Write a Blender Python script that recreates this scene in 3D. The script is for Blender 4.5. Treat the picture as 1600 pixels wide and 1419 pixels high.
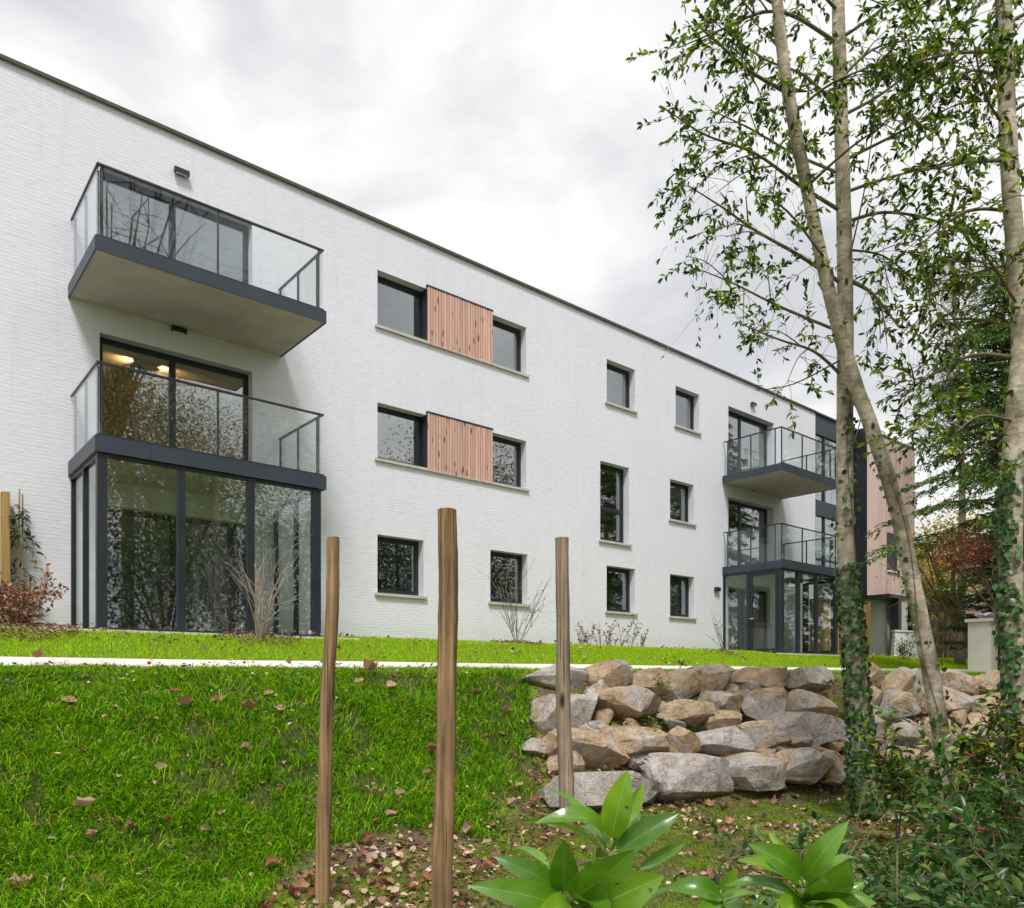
import bpy, bmesh, math, random
import numpy as np
from mathutils import Vector, Matrix, noise as mnoise
sc = bpy.context.scene
for o in list(bpy.data.objects): bpy.data.objects.remove(o)
random.seed(7); RNG = np.random.default_rng(7)
R = math.radians
# ------------------------------------------------------------------ camera, sky, sun, exposure
EYE = 1.5; FPX = 1202.0; YAW = R(49.75); YH = 1055.5
cam_d = bpy.data.cameras.new('camera'); cam = bpy.data.objects.new('camera', cam_d); sc.collection.objects.link(cam)
cam.location = (0, 0, EYE); cam.rotation_euler = (R(90), 0, YAW - R(90))
cam_d.sensor_fit = 'HORIZONTAL'; cam_d.sensor_width = 36; cam_d.lens = 36 * FPX / 1600
cam_d.shift_y = (YH - 709.5) / 1600; cam_d.clip_start = .05; cam_d.clip_end = 3000
sc.camera = cam
SUN_EL, SUN_AZ = R(60), R(232)          # azimuth measured from +x towards +y: light comes from behind the left shoulder
world = bpy.data.worlds.new('World'); sc.world = world; world.use_nodes = True
wn, wl = world.node_tree.nodes, world.node_tree.links
wn.clear()
def WN(t, **k):
    n = wn.new(t)
    for a, b in k.items(): setattr(n, a, b)
    return n
sky = WN('ShaderNodeTexSky', sky_type='NISHITA', sun_disc=False, sun_elevation=SUN_EL, sun_rotation=R(90) - SUN_AZ)
bg1 = WN('ShaderNodeBackground'); bg1.inputs[1].default_value = .12; wl.new(sky.outputs[0], bg1.inputs[0])
tc = WN('ShaderNodeTexCoord'); sep = WN('ShaderNodeSeparateXYZ'); wl.new(tc.outputs['Generated'], sep.inputs[0])
zz = WN('ShaderNodeMath', operation='MAXIMUM'); wl.new(sep.outputs[2], zz.inputs[0]); zz.inputs[1].default_value = 0
za = WN('ShaderNodeMath', operation='ADD'); wl.new(zz.outputs[0], za.inputs[0]); za.inputs[1].default_value = .32
dx = WN('ShaderNodeMath', operation='DIVIDE'); wl.new(sep.outputs[0], dx.inputs[0]); wl.new(za.outputs[0], dx.inputs[1])
dy = WN('ShaderNodeMath', operation='DIVIDE'); wl.new(sep.outputs[1], dy.inputs[0]); wl.new(za.outputs[0], dy.inputs[1])
cmb = WN('ShaderNodeCombineXYZ'); wl.new(dx.outputs[0], cmb.inputs[0]); wl.new(dy.outputs[0], cmb.inputs[1]); cmb.inputs[2].default_value = 15.1
n1 = WN('ShaderNodeTexNoise'); n1.inputs['Scale'].default_value = 2.3; n1.inputs['Detail'].default_value = 7; n1.inputs['Roughness'].default_value = .52
n1.inputs['Distortion'].default_value = .5
wl.new(cmb.outputs[0], n1.inputs['Vector'])
cr = WN('ShaderNodeValToRGB'); wl.new(n1.outputs[0], cr.inputs[0])
e = cr.color_ramp.elements; e[0].position = .36; e[0].color = (.55, .555, .58, 1); e[1].position = .61; e[1].color = (.90, .885, .865, 1)
m = cr.color_ramp.elements.new(.47); m.color = (.69, .69, .695, 1)
bg2 = WN('ShaderNodeBackground'); bg2.inputs[1].default_value = 1.0; wl.new(cr.outputs[0], bg2.inputs[0])
mx = WN('ShaderNodeMixShader'); mx.inputs[0].default_value = .93; wl.new(bg1.outputs[0], mx.inputs[1]); wl.new(bg2.outputs[0], mx.inputs[2])
wo = WN('ShaderNodeOutputWorld'); wl.new(mx.outputs[0], wo.inputs[0])
sun_d = bpy.data.lights.new('sun', 'SUN'); sun_d.energy = 2.7; sun_d.angle = R(13); sun_d.color = (1, .975, .955)
sun = bpy.data.objects.new('sun', sun_d); sc.collection.objects.link(sun)
sd = Vector((math.cos(SUN_EL) * math.cos(SUN_AZ), math.cos(SUN_EL) * math.sin(SUN_AZ), math.sin(SUN_EL)))
sun.rotation_euler = sd.to_track_quat('Z', 'Y').to_euler(); sun.location = sd * 50
vs = sc.view_settings; vs.view_transform = 'Standard'; vs.look = 'None'; vs.gamma = 1; vs.exposure = 0.38; vs.use_curve_mapping = False
sc.render.engine = 'CYCLES'
cy = sc.cycles; cy.max_bounces = 8; cy.diffuse_bounces = 3; cy.glossy_bounces = 4; cy.transmission_bounces = 4; cy.transparent_max_bounces = 16
cy.use_denoising = True; cy.caustics_reflective = False; cy.caustics_refractive = False; cy.sample_clamp_indirect = 6
CF, SF = math.cos(YAW), math.sin(YAW)
def PX(x, y, t):
    """point of the place that lies t metres deep along the viewing axis at photo pixel (x, y)"""
    r = (x - 800) / FPX
    return Vector(((CF + r * SF) * t, (SF - r * CF) * t, EYE + (YH - y) / FPX * t))
def PROJ(p):
    d = p[..., 0] * CF + p[..., 1] * SF; r = p[..., 0] * SF - p[..., 1] * CF
    d = np.where(np.abs(d) < .01, .01, d)
    return 800 + FPX * r / d, YH - FPX * (p[..., 2] - EYE) / d, d
# ------------------------------------------------------------------ object helpers
COL = sc.collection
def tag(o, label=None, cat=None, group=None, kind=None):
    if label: o['label'] = label
    if cat: o['category'] = cat
    if group: o['group'] = group
    if kind: o['kind'] = kind
    return o
def empty(name, loc, label, cat, group=None):
    o = bpy.data.objects.new(name, None); COL.objects.link(o); o.location = loc; o.empty_display_size = .2
    return tag(o, label, cat, group)
def link(name, me, parent=None, loc=None, rot=None, scale=None):
    o = bpy.data.objects.new(name, me); COL.objects.link(o)
    base = Vector(loc) if loc is not None else Vector((0, 0, 0))
    if parent is not None:
        o.parent = parent
        w = Vector(parent.location)
        q = parent.parent
        while q is not None: w += Vector(q.location); q = q.parent
        base = base - w
    o.location = base
    if rot is not None: o.rotation_euler = rot
    if scale is not None: o.scale = scale
    return o
class MB:
    def __init__(s): s.v = []; s.f = []
    def box(s, x0, x1, y0, y1, z0, z1):
        n = len(s.v)
        s.v += [(x0,y0,z0),(x1,y0,z0),(x1,y1,z0),(x0,y1,z0),(x0,y0,z1),(x1,y0,z1),(x1,y1,z1),(x0,y1,z1)]
        s.f += [tuple(n + i for i in q) for q in ((0,3,2,1),(4,5,6,7),(0,1,5,4),(1,2,6,5),(2,3,7,6),(3,0,4,7))]
        return s
    def ring(s, u0, u1, z0, z1, w, y0, y1, wb=None):
        """picture frame in the x-z plane, four pieces butted end to end"""
        wb = w if wb is None else wb
        s.box(u0, u0 + w, y0, y1, z0, z1); s.box(u1 - w, u1, y0, y1, z0, z1)
        s.box(u0 + w, u1 - w, y0, y1, z0, z0 + wb); s.box(u0 + w, u1 - w, y0, y1, z1 - w, z1); return s
    def obox(s, a, b, w, h, up=(0, 0, 1)):
        """bar from a to b, width w, height h"""
        a, b = Vector(a), Vector(b); d = (b - a).normalized(); up = Vector(up)
        sd_ = d.cross(up).normalized(); u2 = sd_.cross(d); n = len(s.v)
        for p in (a, b):
            for i, j in ((-1, -1), (1, -1), (1, 1), (-1, 1)): s.v.append(tuple(p + sd_ * (i * w / 2) + u2 * (j * h / 2)))
        s.f += [tuple(n + i for i in q) for q in ((0,3,2,1),(4,5,6,7),(0,1,5,4),(1,2,6,5),(2,3,7,6),(3,0,4,7))]; return s
    def tube(s, pts, rad, k=6, cap=True, wob=0, seed=0):
        pts = [Vector(p) for p in pts]; n0 = len(s.v); N = len(pts)
        ref = Vector((.31, .87, .39)).normalized(); rr = random.Random(seed)
        ph = [rr.uniform(-1, 1) for _ in range(k)]
        for i, p in enumerate(pts):
            d = (pts[min(i + 1, N - 1)] - pts[max(i - 1, 0)])
            d = d.normalized() if d.length > 1e-9 else Vector((0, 0, 1))
            a = (ref - d * ref.dot(d)); a = a.normalized() if a.length > 1e-4 else d.orthogonal().normalized(); b = d.cross(a)
            r = rad[i] if hasattr(rad, '__len__') else rad
            for j in range(k):
                t = 2 * math.pi * j / k
                r2 = r * (1 + (wob * (ph[j] * .6 + rr.uniform(-.5, .5)) if wob else 0))
                s.v.append(tuple(p + a * (math.cos(t) * r2) + b * (math.sin(t) * r2)))
        for i in range(N - 1):
            for j in range(k):
                q = (j + 1) % k; s.f.append((n0 + i*k + j, n0 + i*k + q, n0 + (i+1)*k + q, n0 + (i+1)*k + j))
        if cap:
            s.f.append(tuple(n0 + j for j in range(k - 1, -1, -1))); s.f.append(tuple(n0 + (N-1)*k + j for j in range(k)))
        return s
    def mesh(s, name, mat, smooth=False, angle=None):
        me = bpy.data.meshes.new(name); me.from_pydata(s.v, [], s.f); me.materials.append(mat)
        if smooth:
            me.polygons.foreach_set('use_smooth', [True] * len(me.polygons))
            if angle: me.set_sharp_from_angle(angle=angle)
        me.update(); return me
    def build(s, name, mat, parent=None, smooth=False, angle=None):
        return link(name, s.mesh(name, mat, smooth, angle), parent)
def npmesh(name, V, F, mat, col=None, smooth=False):
    """fast mesh from arrays; F is (n,k); col is one rgb per face"""
    me = bpy.data.meshes.new(name); V = np.asarray(V, np.float32); F = np.asarray(F, np.int32); k = F.shape[1]
    me.vertices.add(len(V)); me.vertices.foreach_set('co', V.ravel())
    me.loops.add(F.size); me.loops.foreach_set('vertex_index', F.ravel())
    me.polygons.add(len(F)); me.polygons.foreach_set('loop_start', np.arange(0, F.size, k, dtype=np.int32))
    if smooth: me.polygons.foreach_set('use_smooth', np.ones(len(F), bool))
    me.update(calc_edges=True); me.materials.append(mat)
    if col is not None:
        at = me.attributes.new('tint', 'FLOAT_COLOR', 'FACE')
        c4 = np.ones((len(F), 4), np.float32); c4[:, :3] = col; at.data.foreach_set('color', c4.ravel())
    return me
def unit(a): return a / np.maximum(np.linalg.norm(a, axis=-1, keepdims=True), 1e-9)
def leaves(P, A, N, L, W, fold=.25, droop=.15, simple=False):
    """leaf blades: base P, axis A, face normal N; returns verts, tri faces, faces per leaf"""
    P = np.asarray(P, float); n = len(P); A = unit(np.asarray(A, float)); N = np.asarray(N, float)
    S = unit(np.cross(A, N)); N = np.cross(S, A); L = np.asarray(L)[:, None]; W = np.asarray(W)[:, None]
    if simple:
        V = np.stack([P, P + A*L*.45 - S*W*.5 + N*W*fold, P + A*L - N*L*droop, P + A*L*.45 + S*W*.5 + N*W*fold], 1)
        T = np.array([[0, 2, 1], [0, 3, 2]])
    else:
        c = lambda t: P + A*L*t - N*L*droop*t*t
        V = np.stack([P, c(.3) - S*W*.42 + N*W*fold, c(.33), c(.3) + S*W*.42 + N*W*fold,
                      c(.65) - S*W*.42 + N*W*fold, c(.68), c(.65) + S*W*.42 + N*W*fold, c(1.0)], 1)
        T = np.array([[0,2,1],[0,3,2],[1,2,4],[2,5,4],[2,3,5],[3,6,5],[4,5,7],[5,6,7]])
    k = V.shape[1]; F = (T[None] + (np.arange(n) * k)[:, None, None]).reshape(-1, 3)
    return V.reshape(-1, 3), F, len(T)
def pal(n, cols, jit=.15, wts=None):
    cols = np.array(cols); i = RNG.choice(len(cols), n, p=wts)
    return np.clip(cols[i] * (1 + RNG.normal(0, jit, (n, 1))) * (1 + RNG.normal(0, jit * .3, (n, 3))), .002, 1)
def leaf_obj(name, mat, parent, P, A, N, L, W, cols, jit=.18, wts=None, kind='stuff', **k):
    V, F, q = leaves(P, A, N, L, W, **k)
    c = np.repeat(pal(len(P), cols, jit, wts), q, 0)
    o = link(name, npmesh(name, V, F, mat, c), parent)
    if kind: o['kind'] = kind
    return o
def rdir(n, up=0.0):
    v = RNG.normal(size=(n, 3)); v[:, 2] += up; return unit(v)
# ------------------------------------------------------------------ materials
def newmat(name):
    m_ = bpy.data.materials.new(name); m_.use_nodes = True; nt = m_.node_tree; nt.nodes.clear()
    out = nt.nodes.new('ShaderNodeOutputMaterial'); return m_, nt, out
def nd(nt, t, ins=None, **k):
    n = nt.nodes.new(t)
    for a, b in k.items(): setattr(n, a, b)
    for a, b in (ins or {}).items():
        if hasattr(b, 'is_output') or isinstance(b, bpy.types.NodeSocket): nt.links.new(b, n.inputs[a])
        else: n.inputs[a].default_value = b
    return n
def c4(c): return (c[0], c[1], c[2], 1)
def ramp(nt, fac, stops):
    n = nt.nodes.new('ShaderNodeValToRGB'); nt.links.new(fac, n.inputs[0]); el = n.color_ramp.elements
    el[0].position, el[0].color = stops[0][0], c4(stops[0][1]); el[1].position, el[1].color = stops[-1][0], c4(stops[-1][1])
    for p, c in stops[1:-1]: x = el.new(p); x.color = c4(c)
    return n.outputs[0]
def coords(nt, scale=(1, 1, 1), kind='Object', loc=None):
    t = nd(nt, 'ShaderNodeTexCoord'); mp = nd(nt, 'ShaderNodeMapping', {'Scale': scale}); nt.links.new(t.outputs[kind], mp.inputs['Vector'])
    if loc is not None: nt.links.new(loc, mp.inputs['Location'])
    return mp.outputs[0]
def noise(nt, vec, s, d=4, r=.55, dist=0):
    return nd(nt, 'ShaderNodeTexNoise', {'Vector': vec, 'Scale': s, 'Detail': d, 'Roughness': r, 'Distortion': dist}).outputs[0]
def bump(nt, h, strength, dist, prev=None):
    i = {'Height': h, 'Strength': strength, 'Distance': dist}
    if prev is not None: i['Normal'] = prev
    return nd(nt, 'ShaderNodeBump', i).outputs[0]
def mixc(nt, fac, a, b, mode='MIX'):
    n = nt.nodes.new('ShaderNodeMix'); n.data_type = 'RGBA'; n.blend_type = mode
    for s_, v in ((n.inputs[0], fac), (n.inputs[6], a), (n.inputs[7], b)):
        if isinstance(v, bpy.types.NodeSocket): nt.links.new(v, s_)
        elif isinstance(v, (int, float)): s_.default_value = v
        else: s_.default_value = c4(v)
    return n.outputs[2]
def simple(name, c1, c2, s=8, rough=.6, b=0, bs=40, scale=(1, 1, 1), spec=.5, metal=0):
    m_, nt, out = newmat(name); v = coords(nt, scale)
    col = ramp(nt, noise(nt, v, s, 5), [(.3, c1), (.7, c2)])
    p = nd(nt, 'ShaderNodeBsdfPrincipled', {'Base Color': col, 'Roughness': rough, 'Specular IOR Level': spec, 'Metallic': metal})
    if b: nt.links.new(bump(nt, noise(nt, v, bs, 4), b, .01), p.inputs['Normal'])
    nt.links.new(p.outputs[0], out.inputs[0]); return m_
def leafmat(name, rough=.45, trans=.3, spec=.5, tcol=(1.1, 1.3, .5)):
    m_, nt, out = newmat(name)
    a = nd(nt, 'ShaderNodeAttribute', attribute_name='tint')
    p = nd(nt, 'ShaderNodeBsdfPrincipled', {'Base Color': a.outputs[0], 'Roughness': rough, 'Specular IOR Level': spec})
    tr = nd(nt, 'ShaderNodeBsdfTranslucent', {'Color': mixc(nt, 1.0, a.outputs[0], tcol, 'MULTIPLY')})
    mx_ = nd(nt, 'ShaderNodeMixShader', {0: trans}); nt.links.new(p.outputs[0], mx_.inputs[1]); nt.links.new(tr.outputs[0], mx_.inputs[2])
    nt.links.new(mx_.outputs[0], out.inputs[0]); return m_
M = {}
def mk_brick():
    m_, nt, out = newmat('white_painted_brick')
    t = nd(nt, 'ShaderNodeTexCoord'); sp = nd(nt, 'ShaderNodeSeparateXYZ'); nt.links.new(t.outputs['Object'], sp.inputs[0])
    ad = nd(nt, 'ShaderNodeMath', {0: sp.outputs[0], 1: sp.outputs[1]}, operation='ADD')
    cb = nd(nt, 'ShaderNodeCombineXYZ', {0: ad.outputs[0], 1: sp.outputs[2]})
    wob = noise(nt, cb.outputs[0], 2.2, 3)
    wv = nd(nt, 'ShaderNodeVectorMath', {0: cb.outputs[0]}, operation='ADD')
    w2 = nd(nt, 'ShaderNodeMath', {0: wob, 1: .03}, operation='MULTIPLY'); w3 = nd(nt, 'ShaderNodeCombineXYZ', {1: w2.outputs[0]}); nt.links.new(w3.outputs[0], wv.inputs[1])
    br = nd(nt, 'ShaderNodeTexBrick', {'Vector': wv.outputs[0], 'Color1': (.3, .3, .3, 1), 'Color2': (1, 1, 1, 1), 'Mortar': (0, 0, 0, 1), 'Scale': 1.0,
        'Mortar Size': .006, 'Mortar Smooth': .6, 'Bias': .1, 'Brick Width': .215, 'Row Height': .062}, offset=.5)
    st = nd(nt, 'ShaderNodeMapping', {'Vector': cb.outputs[0], 'Scale': (2.4, 11, 1)}); stn = noise(nt, st.outputs[0], 2.0, 6, .6)
    fine = noise(nt, cb.outputs[0], 60, 3)
    big = noise(nt, cb.outputs[0], .5, 4)
    col = ramp(nt, big, [(.3, (.765, .76, .825)), (.7, (.805, .80, .86))])
    dirt = ramp(nt, stn, [(.34, (.93, .93, .93)), (.55, (1, 1, 1))])
    col = mixc(nt, 1.0, col, dirt, 'MULTIPLY')
    dr = nd(nt, 'ShaderNodeMapping', {'Vector': cb.outputs[0], 'Scale': (5, .22, 1)}); drn = noise(nt, dr.outputs[0], 1.6, 5, .6); col = mixc(nt, 1.0, col, ramp(nt, drn, [(.30, (.955, .95, .94)), (.46, (1, 1, 1))]), 'MULTIPLY')
    spl = nd(nt, 'ShaderNodeMapRange', {0: sp.outputs[2], 1: 2.2, 2: 2.75, 3: .75, 4: 0.0}); spn = nd(nt, 'ShaderNodeMath', {0: spl.outputs[0], 1: noise(nt, cb.outputs[0], 5, 5, .7)}, operation='MULTIPLY'); col = mixc(nt, spn.outputs[0], col, (.52, .49, .40))
    p = nd(nt, 'ShaderNodeBsdfPrincipled', {'Base Color': col, 'Roughness': .62, 'Specular IOR Level': .3})
    b1 = bump(nt, br.outputs[0], .5, .007); b2 = bump(nt, stn, .35, .009, b1); b3 = bump(nt, fine, .15, .003, b2)
    nt.links.new(b3, p.inputs['Normal']); nt.links.new(p.outputs[0], out.inputs[0]); return m_
def mk_glass(name, tint=(.93, .97, .95), f0=.05):
    m_, nt, out = newmat(name)
    lw = nd(nt, 'ShaderNodeLayerWeight', {'Blend': .5})
    pw = nd(nt, 'ShaderNodeMath', {0: lw.outputs['Facing'], 1: 5.0}, operation='POWER')
    fm = nd(nt, 'ShaderNodeMapRange', {0: pw.outputs[0], 3: f0, 4: .9})
    tr = nd(nt, 'ShaderNodeBsdfTransparent', {'Color': c4(tint)})
    v = coords(nt); nb = bump(nt, noise(nt, v, .9, 1), .05, .02)
    gl = nd(nt, 'ShaderNodeBsdfGlossy', {'Color': (.96, .98, 1, 1), 'Roughness': .016, 'Normal': nb})
    mx_ = nd(nt, 'ShaderNodeMixShader', {0: fm.outputs[0], 1: tr.outputs[0], 2: gl.outputs[0]}); nt.links.new(mx_.outputs[0], out.inputs[0]); return m_
def mk_wood(name, c1, c2, knots=(.12, .05, .03), grain=(30, 30, 1.4), rough=.65, tintvar=.25, kscale=3.2, ksize=.16, cracks=False):
    """vertical grain with knots; every board gets its own shift"""
    m_, nt, out = newmat(name)
    oi = nd(nt, 'ShaderNodeObjectInfo'); rl = nd(nt, 'ShaderNodeMath', {0: oi.outputs['Random'], 1: 40.0}, operation='MULTIPLY')
    cbx = nd(nt, 'ShaderNodeCombineXYZ', {0: rl.outputs[0], 1: rl.outputs[0], 2: rl.outputs[0]})
    v = coords(nt, grain, loc=cbx.outputs[0]); g = noise(nt, v, 1.0, 6, .6, .4)
    col = ramp(nt, g, [(.3, c1), (.68, c2)])
    v2 = coords(nt, (1, 1, .32), loc=cbx.outputs[0])
    vo = nd(nt, 'ShaderNodeTexVoronoi', {'Vector': v2, 'Scale': kscale})
    kf = ramp(nt, vo.outputs['Distance'], [(ksize * .4, (1, 1, 1)), (ksize, (0, 0, 0))])
    col = mixc(nt, kf, col, knots)
    if cracks:
        v3 = coords(nt, (55, 55, .9), loc=cbx.outputs[0]); ck = ramp(nt, noise(nt, v3, 1.0, 3, .5), [(.62, (0, 0, 0)), (.68, (.8, .8, .8))]); col = mixc(nt, ck, col, (.05, .03, .017))
        v4 = coords(nt, (3, 3, 1.6), loc=cbx.outputs[0]); col = mixc(nt, .7, col, ramp(nt, noise(nt, v4, 1.5, 5, .6), [(.3, (.5, .5, .52)), (.7, (1.25, 1.2, 1.1))]), 'MULTIPLY')
    tv = nd(nt, 'ShaderNodeMapRange', {0: oi.outputs['Random'], 3: 1 - tintvar, 4: 1 + tintvar})
    hs = nd(nt, 'ShaderNodeHueSaturation', {'Value': tv.outputs[0], 'Color': col})
    p = nd(nt, 'ShaderNodeBsdfPrincipled', {'Base Color': hs.outputs[0], 'Roughness': rough, 'Specular IOR Level': .25})
    nt.links.new(bump(nt, g, .8, .012), p.inputs['Normal']); nt.links.new(p.outputs[0], out.inputs[0]); return m_
def mk_rock():
    m_, nt, out = newmat('quarry_rock')
    oi = nd(nt, 'ShaderNodeObjectInfo'); rl = nd(nt, 'ShaderNodeMath', {0: oi.outputs['Random'], 1: 60.0}, operation='MULTIPLY')
    cbx = nd(nt, 'ShaderNodeCombineXYZ', {0: rl.outputs[0], 1: rl.outputs[0], 2: rl.outputs[0]})
    v = coords(nt, (1, 1, 1), loc=cbx.outputs[0])
    a = noise(nt, v, 2.6, 6, .62, .3); b_ = noise(nt, v, 4.5, 9, .72, .8); cfi = noise(nt, v, 55, 5, .6)
    grey = ramp(nt, b_, [(.25, (.22, .20, .195)), (.5, (.50, .455, .415)), (.75, (.78, .725, .65))])
    och = ramp(nt, b_, [(.25, (.25, .155, .08)), (.52, (.54, .395, .25)), (.75, (.74, .64, .50))])
    sh = nd(nt, 'ShaderNodeMapRange', {0: oi.outputs['Random'], 3: -.10, 4: .18})
    ad = nd(nt, 'ShaderNodeMath', {0: a, 1: sh.outputs[0]}, operation='ADD')
    fo = ramp(nt, ad.outputs[0], [(.46, (0, 0, 0)), (.60, (1, 1, 1))])
    col = mixc(nt, fo, grey, och)
    sp = ramp(nt, cfi, [(.30, (.35, .33, .32)), (.52, (1.08, 1.08, 1.08))]); col = mixc(nt, .40, col, sp, 'MULTIPLY')
    vk = nd(nt, 'ShaderNodeTexVoronoi', {'Vector': nd(nt, 'ShaderNodeVectorMath', {0: v, 1: nd(nt, 'ShaderNodeTexNoise', {'Vector': v, 'Scale': 3.0, 'Detail': 4}).outputs[1]}, operation='ADD').outputs[0], 'Scale': 3.6}, feature='DISTANCE_TO_EDGE')
    ck = ramp(nt, vk.outputs['Distance'], [(.003, (.42, .39, .37)), (.02, (1, 1, 1))]); col = mixc(nt, .55, col, ck, 'MULTIPLY')
    p = nd(nt, 'ShaderNodeBsdfPrincipled', {'Base Color': col, 'Roughness': .85, 'Specular IOR Level': .2})
    b0 = bump(nt, ck, .7, .03); b1 = bump(nt, b_, 1.0, .10, b0); b2 = bump(nt, cfi, .8, .012, b1); nt.links.new(b2, p.inputs['Normal']); nt.links.new(p.outputs[0], out.inputs[0]); return m_
def mk_bark(name, c1=(.20, .165, .12), c2=(.66, .59, .47), moss=.5):
    m_, nt, out = newmat(name)
    v = coords(nt, (1, 1, .8)); a = noise(nt, v, 5, 6, .6, .3); v2 = coords(nt, (9, 9, 22)); f_ = noise(nt, v2, 1.2, 5, .65)
    col = ramp(nt, a, [(.3, c1), (.62, c2)]); col = mixc(nt, .8, col, ramp(nt, f_, [(.28, (.38, .35, .31)), (.60, (1.1, 1.08, 1.03))]), 'MULTIPLY')
    g = noise(nt, v, 2.1, 5, .6); gm = ramp(nt, g, [(.50, (0, 0, 0)), (.66, (moss, moss, moss))]); col = mixc(nt, gm, col, (.12, .125, .04))
    vo = nd(nt, 'ShaderNodeTexVoronoi', {'Vector': coords(nt, (1, 1, .45)), 'Scale': 7.0})
    kn = ramp(nt, vo.outputs['Distance'], [(.09, (1, 1, 1)), (.17, (0, 0, 0))]); col = mixc(nt, kn, col, (.06, .04, .03))
    p = nd(nt, 'ShaderNodeBsdfPrincipled', {'Base Color': col, 'Roughness': .8, 'Specular IOR Level': .2})
    b1 = bump(nt, f_, .7, .012); b2 = bump(nt, a, .5, .03, b1); nt.links.new(b2, p.inputs['Normal']); nt.links.new(p.outputs[0], out.inputs[0]); return m_
def mk_ground():
    m_, nt, out = newmat('ground_cover')
    v = coords(nt); a = nd(nt, 'ShaderNodeAttribute', attribute_name='grassy')
    n2 = noise(nt, v, 3.5, 6, .65); n3 = noise(nt, v, 28, 5, .65)
    soil = ramp(nt, n3, [(.3, (.055, .036, .024)), (.55, (.14, .095, .065)), (.75, (.25, .175, .125))])
    moss = ramp(nt, n3, [(.3, (.06, .09, .012)), (.65, (.20, .27, .03))])
    lawn = ramp(nt, n3, [(.3, (.06, .11, .012)), (.65, (.16, .28, .025))])
    gm = ramp(nt, n2, [(.44, (0, 0, 0)), (.60, (1, 1, 1))]); low = mixc(nt, gm, soil, moss)
    f1 = nd(nt, 'ShaderNodeMath', {0: a.outputs['Fac'], 1: 2.0}, operation='MULTIPLY', use_clamp=True); f2 = nd(nt, 'ShaderNodeMath', {0: a.outputs['Fac'], 1: 2.0, 2: -1.0}, operation='MULTIPLY_ADD', use_clamp=True)
    thatch = ramp(nt, n3, [(.3, (.025, .032, .010)), (.6, (.075, .085, .022)), (.75, (.15, .12, .05))])
    col = mixc(nt, f2.outputs[0], mixc(nt, f1.outputs[0], low, thatch), lawn)
    p = nd(nt, 'ShaderNodeBsdfPrincipled', {'Base Color': col, 'Roughness': .95, 'Specular IOR Level': .1})
    b1 = bump(nt, n3, .8, .03); nt.links.new(b1, p.inputs['Normal']); nt.links.new(p.outputs[0], out.inputs[0]); return m_
M['brick'] = mk_brick(); M['rock'] = mk_rock(); M['bark'] = mk_bark('holly_bark'); M['ground'] = mk_ground()
M['darkbark'] = mk_bark('dark_bark', (.05, .038, .028), (.15, .115, .085), .4)
M['mossbark'] = mk_bark('mossy_bark', (.13, .11, .04), (.30, .26, .10), .6)
M['glass'] = mk_glass('window_glass', (.84, .88, .87), .24); M['rail_glass'] = mk_glass('balustrade_glass', (.965, .99, .98), .045)
M['room_glass'] = mk_glass('glass_room_glass', (.92, .95, .94), .155)
M['metal'] = simple('anthracite_metal', (.013, .016, .021), (.022, .026, .033), 3, .4, .05, 6)
M['metal2'] = simple('grey_blue_metal', (.028, .037, .052), (.038, .049, .067), 2, .45, .05, 5)
M['coping'] = simple('roof_edge_metal', (.05, .046, .044), (.085, .075, .068), 2, .5)
M['concrete'] = simple('balcony_concrete', (.44, .39, .345), (.56, .50, .45), 2.2, .85, .25, 30)
M['sill'] = simple('sill_stone', (.46, .43, .39), (.58, .55, .50), 6, .8, .2, 50)
M['slat'] = mk_wood('larch_slat', (.54, .315, .24), (.73, .485, .39), (.14, .04, .025), (26, 26, 1.2), .7, .13, 8.5, .23)
M['board'] = mk_wood('pale_larch_board', (.60, .42, .35), (.76, .60, .52), (.22, .11, .08), (18, 18, .7), .7, .10, 2.0, .10)
M['fence'] = mk_wood('fence_wood', (.26, .155, .05), (.44, .29, .105), (.12, .06, .02), (14, 14, .8), .75, .18, 2.5, .1)
M['post'] = mk_wood('stake_wood', (.11, .064, .030), (.44, .29, .155), (.05, .026, .014), (34, 34, 1.1), .8, .10, 5.5, .17, True)
M['greypost'] = mk_wood('weathered_stake_wood', (.13, .098, .066), (.40, .32, .23), (.04, .026, .016), (44, 44, 1.0), .85, .05, 4.5, .15, True)
M['brown'] = simple('brown_painted_wood', (.045, .028, .022), (.075, .048, .038), 4, .6)
M['plaster'] = simple('room_plaster', (.58, .555, .50), (.66, .635, .58), 1.5, .9)
M['ceil'] = simple('room_ceiling', (.60, .50, .36), (.64, .54, .39), 1.5, .9)
M['floor'] = simple('room_floor', (.20, .13, .08), (.30, .20, .12), 3, .5, scale=(1, 8, 1))
M['path'] = simple('pale_path_concrete', (.60, .55, .49), (.74, .69, .62), 5, .9, .3, 120)
M['cream'] = simple('cream_render', (.62, .58, .50), (.70, .66, .58), 3, .85, .1, 60)
M['white'] = simple('white_paint', (.76, .76, .75), (.82, .82, .81), 3, .5)
M['roofbrown'] = simple('brown_roof_tiles', (.10, .058, .042), (.17, .10, .075), 14, .8, .4, 10)
M['brickred'] = simple('red_house_brick', (.20, .10, .065), (.28, .15, .10), 20, .85, .2, 30)
M['cloth'] = simple('pale_sheet', (.62, .65, .74), (.75, .77, .84), 8, .6)
M['twig'] = simple('bare_twig', (.13, .085, .055), (.25, .18, .13), 12, .8)
M['paletwig'] = simple('pale_bare_twig', (.26, .20, .16), (.40, .33, .27), 12, .8)
M['greentwig'] = simple('green_twig', (.10, .085, .035), (.19, .16, .07), 12, .75)
M['berry'] = simple('red_berry', (.20, .010, .018), (.38, .022, .035), 30, .3)
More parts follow.
